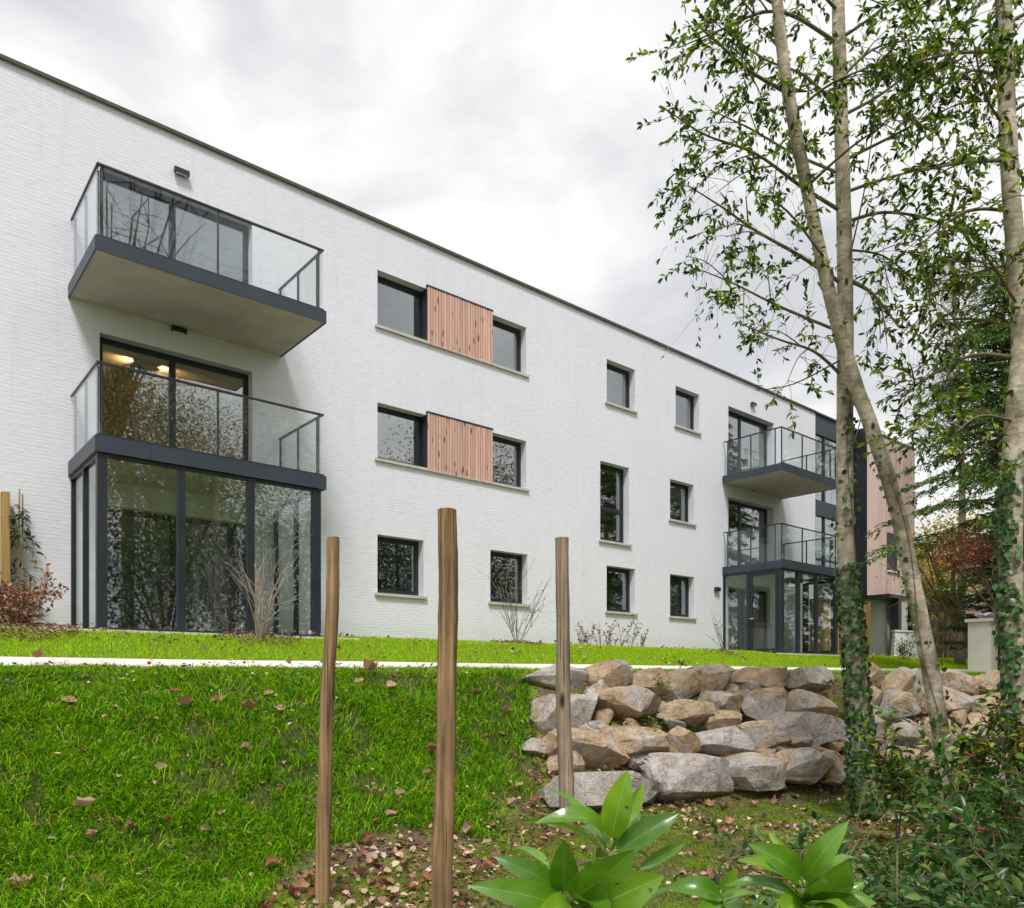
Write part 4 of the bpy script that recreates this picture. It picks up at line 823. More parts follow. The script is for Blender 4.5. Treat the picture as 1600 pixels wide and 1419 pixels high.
for k_, (x, y, sz) in enumerate(((1030, 1075, .16), (1025, 1132, .2), (1065, 1040, .1), (1292, 1068, .14), (905, 1085, .1))):
    c_, t = on_wall(x, y); b = Vector(c_) - Vector((RBK * .02)[:]); root = empty('wall_plant', b, ['small leafy plant rooted high in the boulder wall', 'leafy plant growing between the middle boulders', 'tiny plant on top of the boulder wall', 'small plant in the wall joint beside the ivy trunk', 'small plant in the joint behind the grey stake'][k_], 'plant'); cw = Crown(60 + k_)
    for q in range(9): cw.twig(b, (cw.r.gauss(0, .6) - CF * .6, cw.r.gauss(0, .6) - SF * .6, .5), sz * cw.r.uniform(.6, 1.1), ll=.045, gap=.022, berries=0, rad=.002)
    cw.finish(root, M['leaf'], M['greentwig'], HOLLY, HW, leafname='leaves', twigname='stems')
# ------------------------------------------------------------------ big leaved laurel shoots close to the viewer
def mk_laurel():
    m_, nt, out = newmat('laurel_leaf'); uv = nd(nt, 'ShaderNodeAttribute', attribute_name='blade'); sp = nd(nt, 'ShaderNodeSeparateXYZ'); nt.links.new(uv.outputs['Vector'], sp.inputs[0])
    mid = nd(nt, 'ShaderNodeMath', {0: sp.outputs[1]}, operation='ABSOLUTE'); vein = ramp(nt, mid.outputs[0], [(.015, (1, 1, 1)), (.05, (0, 0, 0))])
    v = coords(nt); n_ = noise(nt, v, 14, 4); base = ramp(nt, n_, [(.3, (.095, .225, .014)), (.7, (.16, .33, .022))])
    wv = nd(nt, 'ShaderNodeMath', {0: sp.outputs[0], 1: mid.outputs[0]}, operation='SUBTRACT'); wvs = nd(nt, 'ShaderNodeMath', {0: wv.outputs[0], 1: 55.0}, operation='MULTIPLY'); sn = nd(nt, 'ShaderNodeMath', {0: wvs.outputs[0]}, operation='SINE')
    sv = ramp(nt, sn.outputs[0], [(.93, (0, 0, 0)), (1.0, (.2, .2, .2))]); col = mixc(nt, sv, base, (.14, .29, .05)); col = mixc(nt, vein, col, (.24, .36, .08))
    oi = nd(nt, 'ShaderNodeObjectInfo'); tv = nd(nt, 'ShaderNodeMapRange', {0: oi.outputs['Random'], 3: .65, 4: 1.25}); th_ = nd(nt, 'ShaderNodeMapRange', {0: oi.outputs['Random'], 3: .515, 4: .485})
    hs = nd(nt, 'ShaderNodeHueSaturation', {'Hue': th_.outputs[0], 'Value': tv.outputs[0], 'Color': col}); col = hs.outputs[0]
    spt = ramp(nt, noise(nt, v, 38, 3), [(.70, (0, 0, 0)), (.74, (1, 1, 1))]); col = mixc(nt, spt, col, (.09, .05, .02))
    p = nd(nt, 'ShaderNodeBsdfPrincipled', {'Base Color': col, 'Roughness': .28, 'Specular IOR Level': .5, 'Coat Weight': .5, 'Coat Roughness': .12}); nt.links.new(bump(nt, sn.outputs[0], .12, .002), p.inputs['Normal'])
    tr = nd(nt, 'ShaderNodeBsdfTranslucent', {'Color': mixc(nt, 1.0, col, (1.5, 1.6, .6), 'MULTIPLY')})
    mx_ = nd(nt, 'ShaderNodeMixShader', {0: .34, 1: p.outputs[0], 2: tr.outputs[0]}); nt.links.new(mx_.outputs[0], out.inputs[0]); return m_
M['laurel'] = mk_laurel()
def big_leaf(root, base, tip, width, arch, nrm, fold=.18, name='leaf'):
    base, tip = Vector(base), Vector(tip); ax = tip - base; L0 = ax.length; a = ax.normalized(); n_ = Vector(nrm); n_ = (n_ - a * n_.dot(a)).normalized(); s_ = a.cross(n_)
    nu, nv = 16, 6; v, f, bl = [], [], []
    for i_ in range(nu + 1):
        u = i_ / nu; c_ = base + ax * u + n_ * (math.sin(u * math.pi) * arch * L0); w_ = width * .5 * (math.sin(math.pi * min(1, u ** .82 * .985 + .012)) ** .72) * (1 if u > .08 else .25 + u * 9)
        for j_ in range(nv + 1):
            q = j_ / nv * 2 - 1; v.append(tuple(c_ + s_ * (q * w_) + n_ * (abs(q) ** 1.3 * w_ * fold * 2 + .03 * w_ * math.sin(u * 17 + q * 2)))); bl.append((u, q, 0))
    for i_ in range(nu):
        for j_ in range(nv): b = i_ * (nv + 1) + j_; f.append((b, b + nv + 1, b + nv + 2, b + 1))
    me = bpy.data.meshes.new(name); me.from_pydata(v, [], f); me.materials.append(M['laurel']); me.polygons.foreach_set('use_smooth', [True] * len(f))
    at_ = me.attributes.new('blade', 'FLOAT_VECTOR', 'POINT'); at_.data.foreach_set('vector', np.array(bl, np.float32).ravel()); return link(name, me, root)
def lp(x, y): return 780 + x / 2.5806, 1000 + y / 2.5806
def shoot(lvs, cx, cy, t, label, stem_to, extra=7):
    g = PX(*lp(cx, cy), t); base = Vector((g.x + .05, g.y - .05, float(H(g.x, g.y)))); root = empty('laurel_shrub', base, label, 'shrub')
    MB().tube(bez([base, base.lerp(g, .5) + Vector((.03, .02, 0)), g], 5), [.011] * 6 + [.007] * 5, 8).build('stem', M['greentwig'], root, True)
    toward = Vector((-CF, -SF, 0)); right = Vector((SF, -CF, 0))
    for (bx, by, tx, ty, w_, dt, arch, tilt) in lvs:
        b = PX(*lp(bx, by), t); p = PX(*lp(tx, ty), t + dt); n_ = Vector((0, 0, 1)) * tilt[2] + toward * tilt[1] + right * tilt[0]
        p = b + (p - b) * random.uniform(1.04, 1.16); big_leaf(root, b, p, w_ / 2.5806 * t / FPX * random.uniform(.92, 1.12), arch, n_ + Vector((random.gauss(0, .12), random.gauss(0, .12), random.gauss(0, .12))), random.uniform(.06, .26))
        MB().tube([g, g.lerp(b, .6) + Vector((0, 0, -.002)), b + (p - b) * .03], [.0035, .003, .0022], 6).build('leaf_stalk', M['laurel'], root, True)
    for k_ in range(extra):
        a_ = random.uniform(0, 6.28); l_ = random.uniform(.075, .12); e_ = g + right * math.cos(a_) * l_ + toward * math.sin(a_) * l_ * .8 + Vector((0, 0, random.uniform(-.06, .02)))
        big_leaf(root, g + Vector((0, 0, -.02 - .012 * (k_ % 4))), e_, l_ * random.uniform(.3, .42), random.uniform(.05, .2), Vector((random.gauss(0, .3), random.gauss(0, .3), 1)), random.uniform(.08, .25))
    return root
shoot([(452,805,515,545,125,-.02,.06,(-.25,1,.1)), (478,750,572,592,70,.06,.05,(.6,.5,.3)), (432,842,160,745,105,-.05,.30,(-.1,.55,.9)), (468,862,705,712,92,.0,.08,(.35,.9,.45)), (425,850,78,742,75,.08,.10,(-.2,-.5,.9)), (402,795,212,613,66,.08,.08,(-.6,-.3,.7)), (560,925,738,826,50,.06,.10,(.2,.9,.5)),
    (440,830,330,760,60,.12,.1,(-.2,-.4,.9)), (480,845,590,880,60,.02,.1,(.3,-.3,.9)), (455,840,560,700,60,.14,.1,(.3,.4,.6))], 452, 850, 1.32, 'upper laurel shoot with one upright bright green leaf, in front of the boulders', None)
shoot([(250,1012,-5,880,92,-.02,.12,(-.2,.9,.6)), (262,1015,262,835,118,-.04,.06,(.1,1,.1)), (292,1042,512,872,165,-.06,.10,(.3,1,.3)), (202,915,62,850,62,.08,.08,(-.1,-.3,1)), (268,1075,-70,1000,120,-.05,.12,(-.1,.9,.7)), (380,1085,650,958,185,-.10,.12,(.3,1,.5)), (300,1075,160,1110,100,-.08,.1,(0,.8,.7)), (560,1090,690,1010,60,.05,.1,(.2,-.3,.9)), (330,1060,420,1120,120,-.12,.08,(.1,.9,.6))], 278, 1060, 1.22, 'lower laurel shoot with broad overlapping leaves at the bottom edge', None)
shoot([(1228,972,1392,752,92,-.03,.16,(-.6,.8,.2)), (1212,972,1012,828,112,-.02,.16,(-.1,.8,.7)), (1202,1012,982,900,82,-.05,.14,(-.1,.6,.8)), (1248,1062,1402,898,165,-.06,.08,(.3,1,.3)), (1222,945,1098,788,44,.06,.08,(-.5,.1,.6)), (1212,1042,948,998,66,.0,.16,(0,.4,.9)), (1330,925,1445,888,50,.05,.1,(.2,-.2,1)), (1255,1060,1505,1062,85,-.04,.15,(.2,.8,.7)), (1235,960,1330,850,60,.09,.08,(.2,-.3,.8)), (1225,1060,1120,1110,100,-.06,.1,(-.1,.9,.6)), (1330,1075,1460,985,60,.0,.1,(.3,.6,.7))],
    1222, 1000, 1.30, 'right hand laurel shoot with curved upright leaf below the holly undergrowth', None)
shoot([(905,1045,695,1005,100,.0,.22,(-.1,.7,.8)), (890,1010,948,930,60,.0,.08,(.4,.8,.4)), (905,1050,1080,1050,60,.04,.1,(.1,-.2,1)), (900,1065,800,1120,90,-.05,.1,(0,.9,.6)), (910,1060,1000,1110,80,-.05,.1,(.1,.9,.6))], 902, 1065, 1.34, 'small laurel shoot between the two larger ones at the bottom edge', None)
# ------------------------------------------------------------------ planting beside the building
def gz(x, y): return float(H(x, y))
def bare_shrub(loc, h, n, spread, label, seed, mat, fork=2, leafn=0, lcols=None, name='bare_shrub', r0=.008, ll=.05, base_r=.06):
    base = Vector((loc[0], loc[1], loc[2] if len(loc) > 2 else gz(*loc))); root = empty(name, base, label, 'shrub'); rr = random.Random(seed); mb = MB(); tips = []
    def grow(p, d, l, r_, lev):
        pts = [p]
        for k_ in range(5): d = (d + Vector((rr.gauss(0, .10), rr.gauss(0, .10), rr.gauss(.02, .08)))).normalized(); pts.append(pts[-1] + d * l / 5)
        mb.tube(pts, [r_ * (1 - .12 * k_) for k_ in range(6)], 5, cap=False); tips.extend(pts[2:])
        if lev:
            for _ in range(rr.randint(2, 4)): q = pts[rr.randint(1, 4)]; grow(q, (d + Vector((rr.gauss(0, .5), rr.gauss(0, .5), rr.gauss(.1, .35)))).normalized(), l * rr.uniform(.4, .7), r_ * .55, lev - 1)
    for _ in range(n):
        a = rr.uniform(0, 6.28); d = Vector((math.cos(a) * spread, math.sin(a) * spread, 1)).normalized(); grow(base + Vector((math.cos(a), math.sin(a), 0)) * rr.uniform(0, base_r) - Vector((0, 0, .04)), d, h * rr.uniform(.55, .95), r0, fork)
    mb.build('branches', mat, root, True)
    if leafn:
        T = np.array([tips[rr.randrange(len(tips))][:] for _ in range(leafn)]); L_ = RNG.uniform(.6, 1.2, leafn) * ll; leaf_obj('leaves', M['dry'] if lcols[0][0] > lcols[0][1] else M['soft'], root, T, rdir(leafn), rdir(leafn, .5), L_, L_ * .55, lcols)
    return root
COPPER = [(.30, .13, .08), (.40, .20, .13), (.20, .075, .05), (.46, .28, .2)]; REDS = [(.20, .045, .04), (.28, .08, .06), (.14, .035, .03), (.30, .16, .1)]
def fpt(x, v): # point on the ground under photo column x, on the line y = v
    r = (x - 800) / FPX; t = v / (SF - r * CF); return ((CF + r * SF) * t, v)
def mulch(p, rad, n, label):
    q = np.sqrt(RNG.uniform(0, 1, n)) * rad; a = RNG.uniform(0, 6.28, n); x, y = p[0] + q * np.cos(a), p[1] + q * np.sin(a); P = np.stack([x, y, H(x, y) + .02 + .05 * (1 - q / rad) * RNG.uniform(0, 1, n) + .03], 1); L_ = RNG.uniform(.03, .07, n)
    leaf_obj('bark_mulch', M['dry'], None, P, rdir(n) * [1, 1, .3], rdir(n, 2), L_, L_ * .45, [(.20, .11, .07), (.30, .18, .12), (.12, .07, .05), (.38, .24, .17)])['label'] = label
p = fpt(406, 12.15); bare_shrub(p, 1.75, 13, .17, 'upright bare multi stemmed shrub in front of the left glass room', 71, M['paletwig'], 1, r0=.010); mulch(p, .6, 420, 'ring of brown mulch around the upright bare shrub')
p = fpt(808, 12.9); bare_shrub(p, 1.95, 8, .55, 'spreading leafless shrub below the right ground floor window', 72, M['twig'], 2, 60, COPPER, r0=.009); mulch(p, .6, 320, 'ring of brown mulch around the spreading shrub')
for k_, x in enumerate((908, 922, 938, 952, 966, 984, 1000)):
    bare_shrub(fpt(x, 14.0 - .1 * (k_ % 3)), .55 + .18 * (k_ % 3), 4, .35, ['first low red leaved shrub from the grey stake along the wall', 'second low red leaved shrub along the white wall', 'third low red leaved shrub along the white wall', 'fourth low red leaved shrub along the white wall', 'fifth low red leaved shrub along the white wall', 'sixth low red leaved shrub along the white wall', 'low red leaved shrub nearest the right glass room'][k_], 80 + k_, M['twig'], 1, 70, REDS, ll=.06)['group'] = 'low red leaved shrubs along the wall'
bare_shrub(fpt(1133, 12.2), 1.5, 5, .25, 'thin bare shrub at the corner of the right glass room', 90, M['twig'], 1, 20, REDS); mulch(fpt(1133, 12.2), .4, 160, 'patch of mulch under the thin corner shrub')
bare_shrub((1.65, 12.7), .85, 16, .7, 'dry copper leaved shrub at the left edge beside the wall', 91, M['twig'], 2, 900, COPPER, ll=.07); bare_shrub((1.15, 12.6), .7, 12, .7, 'second dry copper leaved shrub cut by the left edge', 92, M['twig'], 2, 600, COPPER, ll=.07)
mulch((1.5, 12.45), .9, 1500, 'heap of dead brown leaves under the copper shrub')
# evergreen climber on canes at the left edge
b = PX(30, 960, 12.35); b = Vector((b.x, b.y, gz(b.x, b.y))); root = empty('evergreen_climber', b, 'evergreen climber tied to bamboo canes beside the left fence', 'climber')
for dx_ in (-.03, .05): MB().tube([b + Vector((dx_, 0, -.05)), b + Vector((dx_ * .5 + .02, .0, 2.35 - abs(dx_) * 4))], .012, 6).build('cane', M['fence'], root)
cw = Crown(95)
for k_ in range(46):
    z = cw.r.uniform(.15, 2.0); wd_ = .40 * (1 - z / 2.8); cw.twig(b + Vector((0, 0, z)), (cw.r.gauss(.15, .6), cw.r.gauss(-.2, .6), -.1), wd_ * cw.r.uniform(.6, 1.2), ll=.13, gap=.05, berries=0, droop=.8)
cw.finish(root, M['leaf'], M['greentwig'], [(.02, .055, .02), (.035, .08, .03), (.055, .115, .035)], None, ratio=.3, leafname='leaves', twigname='stems')
# board fences
def fence(a, bq, z0, z1, label, name='board_fence'):
    a, bq = Vector(a), Vector(bq); L0 = (bq - a).length; d = (bq - a) / L0; n = max(1, int(L0 / .125)); root = empty(name, (a.x, a.y, z0), label, 'fence'); rz = math.atan2(d.y, d.x); me = MB().box(-.058, .058, -.011, .011, 0, 1).mesh('board', M['fence'])
    for k_ in range(n):
        p = a + d * ((k_ + .5) * L0 / n); nrm = Vector((-d.y, d.x)) * (.012 if k_ % 2 else -.004); link('board', me, root, (p.x + nrm.x, p.y + nrm.y, z0), rot=(0, 0, rz), scale=(1, 1, z1 - z0 - .03 + random.uniform(-.006, .006)))
    MB().obox((a.x, a.y, z1 - .012), (bq.x, bq.y, z1 - .012), .11, .03).build('cap_rail', M['fence'], root)
    for p in (a, bq): MB().box(p.x - .05, p.x + .05, p.y - .05, p.y + .05, z0, z1 - .028).build('post', M['fence'], root)
    for z in (z0 + .3, z1 - .35): q = Vector((-d.y, d.x)) * .04; MB().obox((a.x + q.x, a.y + q.y, z), (bq.x + q.x, bq.y + q.y, z), .03, .08).build('rail', M['fence'], root)
p = PX(15, 800, 12.2); fence((p.x - .05, p.y), (p.x - .05, 14.62), 2.1, 2.1 + 2.05 + .25, 'yellow brown timber screen at the left edge of the picture')
a = PX(1268, 1000, 26.6); b = PX(1357, 1000, 27.6); fence((a.x, a.y), (b.x, b.y), 2.05, 4.15, 'timber board fence beyond the right glass room')
# ------------------------------------------------------------------ background on the right
def ptree(name, loc, label, trunk_h, trunk_r, mat, crown_c, crown_r, n, ll, cols, leafm, seed, ratio=.5, limbs=7, clump=26, group=None, cat='tree', lean=(0, 0), wts=None, gapk=.55, limb_r=.35):
    """broadleaf tree: trunk, limbs reaching into the crown, leaf clumps with gaps between them"""
    base = Vector(loc); root = empty(name, base, label, cat, group); rr = random.Random(seed); rn = np.random.default_rng(seed)
    top = base + Vector((lean[0], lean[1], trunk_h)); mb = MB().tube(bez([base - Vector((0, 0, .2)), base.lerp(top, .5) + Vector((rr.gauss(0, .1), rr.gauss(0, .1), 0)), top], 5), list(np.linspace(trunk_r, trunk_r * .55, 11)), 10, wob=.08, seed=seed); mb.build('trunk', mat, root, True)
    C_ = base + Vector(crown_c); cen = []; mb = MB()
    for k_ in range(clump):
        v = rn.normal(size=3); v /= np.linalg.norm(v); cen.append(np.array(C_) + v * np.array(crown_r) * rn.uniform(.25, 1) ** .6)
    for k_ in range(limbs):
        e_ = Vector(cen[k_ % clump]); s_ = base.lerp(top, rr.uniform(.55, 1)); m_ = s_.lerp(e_, .5) + Vector((0, 0, rr.uniform(-.1, .25) * crown_r[2] * .4)); q = bez([s_, m_, e_], 4); mb.tube(q, list(np.linspace(trunk_r * limb_r, trunk_r * .08, len(q))), 6)
        for _ in range(5): w_ = q[rr.randint(3, len(q) - 1)]; d = Vector(rn.normal(size=3)) * .35 * crown_r[0]; mb.tube([w_, w_ + d * .5 + Vector((0, 0, .1)), w_ + d], [trunk_r * .10, trunk_r * .06, trunk_r * .03], 4, cap=False)
    mb.build('limbs', mat, root, True)
    if n:
        k_ = rn.integers(0, clump, n); P = np.array(cen)[k_] + rn.normal(size=(n, 3)) * np.array(crown_r) * gapk * .42; L_ = rn.uniform(.6, 1.3, n) * ll
        leaf_obj('crown', leafm, root, P, rdir(n), rdir(n, .6), L_, L_ * ratio, cols, .25, wts, simple=True)
    return root
def conifer(loc, h, rad, label, seed, cols, nb=150, droop=.5, ll=.16, bare=.12, name='conifer', wts=None, dens=13, tr=.22):
    base = Vector(loc); root = empty(name, base, label, 'tree'); rr = random.Random(seed); P, A, mb = [], [], MB()
    MB().tube([base - Vector((0, 0, .3)), base + Vector((0, 0, h * .5)), base + Vector((0, 0, h))], [tr, tr * .65, .02], 9).build('trunk', M['darkbark'], root, True)
    for k_ in range(nb):
        f = bare + (1 - bare) * rr.random() ** .85; a = rr.uniform(0, 6.28); l = rad * (1 - f) ** .65 * rr.uniform(.65, 1.15) + .25; p = base + Vector((0, 0, h * f)); d = Vector((math.cos(a), math.sin(a), 0)); pts = []
        for q in np.linspace(0, 1, 6): pts.append(p + d * l * q + Vector((0, 0, l * (.22 * q - droop * q * q))))
        mb.tube(pts, list(np.linspace(.035, .006, 6)), 4, cap=False)
        for _ in range(int(l * dens)):
            q = rr.uniform(.12, 1); i_ = min(int(q * 5), 4); s_ = pts[i_].lerp(pts[i_ + 1], q * 5 - i_); side = Vector((-d.y, d.x, 0)) * rr.gauss(0, .9) + d * .5 + Vector((0, 0, -droop * rr.uniform(.3, 1.2))); ln = rr.uniform(.18, .5) * (1.1 - .4 * q)
            for w_ in np.linspace(.1, 1, 7): P.append(tuple(s_ + side * ln * w_ + Vector((0, 0, -.18 * ln * w_ * w_)))); A.append(tuple(side * .8 + Vector((rr.gauss(0, .6), rr.gauss(0, .6), rr.gauss(-.1, .3)))))
    mb.build('branches', M['darkbark'], root, True); n = len(P); L_ = RNG.uniform(.6, 1.2, n) * ll; leaf_obj('needles', M['needle'], root, P, A, rdir(n, .8), L_, L_ * .28, cols, .22, wts, simple=True); return root
def bp(x, t): q = PX(x, 1000, t); return (q.x, q.y, gz(q.x, q.y))
SPR = [(.045, .11, .03), (.08, .16, .04), (.13, .22, .05), (.20, .29, .07)]
conifer(bp(1568, 21), 11.0, 4.6, 'dark green drooping spruce between the timber wing and right trunk', 1, SPR, 165, .34, .15, .28, dens=17)
conifer(bp(1640, 26), 13.5, 4.0, 'taller spruce mostly hidden behind the trunk at the right edge', 2, SPR, 200, .45, .18, .2)
conifer(bp(1565, 23), 4.6, 1.5, 'blue green bushy young conifer behind the white gate pillar', 3, [(.03, .075, .05), (.045, .10, .065), (.06, .125, .075)], 120, .1, .13, .02, tr=.1)
q = Vector(bp(1596, 19.5)); off = Vector((SF, -CF, 0)) * -1.5
ptree('red_leaved_tree', q, 'small tree with rust red dead foliage below the spruce', 2.4, .06, M['darkbark'], (off.x, off.y, 3.15), (.75, .75, .55), 1500, .075, [(.24, .06, .04), (.32, .10, .065), (.16, .04, .03)], M['dry'], 4, .4, 12, 26, lean=(off.x * .6, off.y * .6))
ptree('yellow_tree', bp(1468, 36), 'yellow autumn tree with mossy crooked limbs beyond the pergola', 3.0, .20, M['mossbark'], (.3, 0, 5.2), (3.2, 3.2, 2.0), 5200, .14, [(.50, .37, .07), (.60, .44, .10), (.40, .32, .07), (.50, .32, .10)], M['soft'], 5, .6, 12, 30)
ptree('mossy_tree', bp(1528, 30), 'leafless mossy tree leaning left in front of the far house', 2.4, .22, M['mossbark'], (-2.0, 1.0, 4.2), (1.8, 1.8, 1.4), 300, .12, [(.40, .28, .07)], M['soft'], 6, .6, 9, 12, lean=(-.9, .7), limb_r=.55)
ptree('orange_tree', bp(1440, 48), 'pale orange autumn tree far behind the timber wing', 4.0, .2, M['mossbark'], (0, 0, 5.6), (4, 4, 3), 5200, .2, [(.50, .33, .14), (.60, .40, .18), (.44, .30, .14), (.55, .42, .2)], M['soft'], 7, .6, 9, 30)
# tall weeping tree with hanging bare twigs
b = Vector(bp(1500, 30)); root = empty('weeping_birch', b, 'tall bare birch with hanging pinkish twigs behind the spruce', 'tree'); mb = MB(); rr = random.Random(8)
MB().tube(bez([b, b + Vector((.2, 0, 7)), b + Vector((-.2, .2, 16))], 6), list(np.linspace(.2, .04, 13)), 8).build('trunk', M['paletwig'], root, True)
for _ in range(60):
    z = rr.uniform(8, 16); a = rr.uniform(0, 6.28); l = rr.uniform(.8, 2.6) * (1.2 - (z - 8) / 14); s_ = b + Vector((0, 0, z)); d = Vector((math.cos(a), math.sin(a), .5)); e_ = s_ + d * l; mb.tube([s_, s_ + d * l * .5 + Vector((0, 0, .1)), e_], [.03, .02, .012], 5, cap=False)
    for _ in range(12):
        q = s_.lerp(e_, rr.uniform(.35, 1)); h_ = rr.uniform(.8, 2.6); mb.tube([q, q + Vector((rr.gauss(0, .12), rr.gauss(0, .12), .05 - h_ * .3)), q + Vector((rr.gauss(0, .2), rr.gauss(0, .2), -h_))], [.008, .006, .003], 4, cap=False)
mb.build('hanging_twigs', M['paletwig'], root, True)
for k_, (x, t, h_, lab) in enumerate(((1445, 60, 2.6, 'clipped green hedge beyond the pergola'), (1560, 42, 2.4, 'green hedge behind the white gate pillar'))):
    q = Vector(bp(x, t)); root = empty('hedge', q, lab, 'hedge'); n = 5000; P = np.array(q) + np.stack([RNG.uniform(-7, 7, n) * SF, RNG.uniform(-7, 7, n) * 0, RNG.uniform(0, h_, n)], 1); w_ = RNG.uniform(-7, 7, n); P[:, 0] = q.x + SF * w_ + RNG.normal(0, .4, n); P[:, 1] = q.y - CF * w_ + RNG.normal(0, .4, n); L_ = RNG.uniform(.12, .25, n)
    leaf_obj('hedge_leaves', M['soft'], root, P, rdir(n), rdir(n, .5), L_, L_ * .6, [(.045, .085, .02), (.07, .12, .025), (.10, .15, .03)], simple=True)
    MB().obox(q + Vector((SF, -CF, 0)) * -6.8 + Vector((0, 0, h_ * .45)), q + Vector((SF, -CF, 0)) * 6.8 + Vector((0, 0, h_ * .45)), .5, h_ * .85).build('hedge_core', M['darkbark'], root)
# brown timber pergola
q = Vector(bp(1476, 34)); rx = Vector((SF, -CF, 0)); fw = Vector((CF, SF, 0)); root = empty('pergola', q, 'dark brown timber pergola with open lattice sides', 'pergola')
for i_ in (-.85, 0.05, .85):
    for d in (0, 1.4): p = q + rx * i_ + fw * d; MB().box(p.x - .06, p.x + .06, p.y - .06, p.y + .06, p.z - .2, p.z + 2.3).build('post', M['brown'], root)
for z in (.55, 1.15, 1.7, 2.25):
    for d in (0, 1.4): MB().obox(q + rx * -1.0 + fw * d + Vector((0, 0, z)), q + rx * 1.0 + fw * d + Vector((0, 0, z)), .07, .12 if z > 2 else .07).build('beam', M['brown'], root)
for i_ in np.linspace(-.9, .9, 6): MB().obox(q + rx * i_ + fw * -.2 + Vector((0, 0, 2.36)), q + rx * i_ + fw * 1.6 + Vector((0, 0, 2.36)), .05, .1).build('rafter', M['brown'], root)
# white gate pillar with a pale sheet on it
q = Vector(bp(1536, 21)); root = empty('gate_pillar', q, 'square cream gate pillar with flat cap stone', 'pillar'); MB().box(q.x - .28, q.x + .28, q.y - .28, q.y + .28, q.z - .2, 2.95).build('shaft', M['cream'], root); MB().box(q.x - .34, q.x + .34, q.y - .34, q.y + .34, 2.951, 3.04).build('cap_stone', M['cream'], root)
v, f = [], []
for i_ in range(13):
    for j_ in range(9):
        u, w_ = i_ / 12, j_ / 8; p = q + rx * (-.1 + u * .95) + fw * (w_ - .5) * .5; v.append((p.x, p.y, 3.06 + .10 * math.sin(u * 7 + w_ * 2) * (1 - u) + .05 - (.28 * max(0, u - .45)) + .02 * math.sin(w_ * 11)))
for i_ in range(12):
    for j_ in range(8): k_ = i_ * 9 + j_; f.append((k_, k_ + 9, k_ + 10, k_ + 1))
me = bpy.data.meshes.new('plastic_sheet'); me.from_pydata(v, [], f); me.materials.append(M['cloth']); me.polygons.foreach_set('use_smooth', [True] * len(f)); o = link('plastic_sheet', me); o.modifiers.new('thickness', 'SOLIDIFY').thickness = .02; tag(o, 'pale crumpled plastic sheet draped over the gate pillar', 'sheet')
# low white garden wall between wing and pillar
a, b = Vector(bp(1395, 30)), Vector(bp(1436, 30)); o = MB().obox(a + Vector((0, 0, .45)), b + Vector((0, 0, .45)), .25, 1.1).obox(a + Vector((0, 0, 1.03)), b + Vector((0, 0, 1.03)), .33, .06).build('garden_wall', M['white']); tag(o, 'low white garden wall below the pergola', 'wall')
o = MB().obox(Vector(bp(1560, 29.5)) + Vector((0, 0, .4)), Vector(bp(1680, 29.5)) + Vector((0, 0, .4)), .25, 1.1).obox(Vector(bp(1560, 29.5)) + Vector((0, 0, .98)), Vector(bp(1680, 29.5)) + Vector((0, 0, .98)), .33, .06).build('garden_wall', M['white']); tag(o, 'low pale garden wall right of the gate pillar', 'wall')
bare_shrub((fpt(1415, 12.0)[0], 12.0), 1.1, 12, .4, 'grey green leafy shrub by the corner of the timber wing', 97, M['greentwig'], 1, 500, [(.10, .14, .07), (.14, .18, .09), (.07, .11, .05)], name='leafy_shrub', ll=.07)
# far brick house with a dormer
q = Vector(bp(1490, 70)); hs = empty('brick_house', q, 'distant brick house with brown tiled roof and white dormer', 'house')
def loc3(i_, d, z): p = q + rx * i_ + fw * d; return (p.x, p.y, q.z + z)
def quadbox(name, i0, i1, d0, d1, z0, z1, mat, par):
    mb = MB(); mb.v = [loc3(i0, d0, z0), loc3(i1, d0, z0), loc3(i1, d1, z0), loc3(i0, d1, z0), loc3(i0, d0, z1), loc3(i1, d0, z1), loc3(i1, d1, z1), loc3(i0, d1, z1)]; mb.f = [(0,3,2,1),(4,5,6,7),(0,1,5,4),(1,2,6,5),(2,3,7,6),(3,0,4,7)]; return mb.build(name, mat, par)
quadbox('wall', -8, 8, 0, 9, -1, 5.0, M['brickred'], hs)
mb = MB(); mb.v = [loc3(-8.5, -.5, 4.8), loc3(8.5, -.5, 4.8), loc3(8.5, 4.5, 11), loc3(-8.5, 4.5, 11), loc3(-8.5, 9.5, 4.8), loc3(8.5, 9.5, 4.8)]; mb.f = [(0,1,2,3),(3,2,5,4),(0,3,4),(1,5,2),(0,4,5,1)]; rf = mb.build('roof', M['roofbrown'], hs)
quadbox('chimney', 4, 5, 4, 5, 10, 12.2, M['brickred'], rf)
dm = quadbox('dormer', -1.5, .3, 1.0, 4, 6.6, 8.9, M['white'], hs); quadbox('pane', -1.05, -.15, .97, .999, 7.1, 8.4, M['metal2'], dm)
for i_ in (-5.5, -2.5, 2.5, 5.5): w_ = quadbox('window', i_ - .7, i_ + .7, -.06, -.001, 1.4, 3.2, M['white'], hs); quadbox('pane', i_ - .55, i_ + .55, -.08, -.061, 1.55, 3.05, M['metal2'], w_)
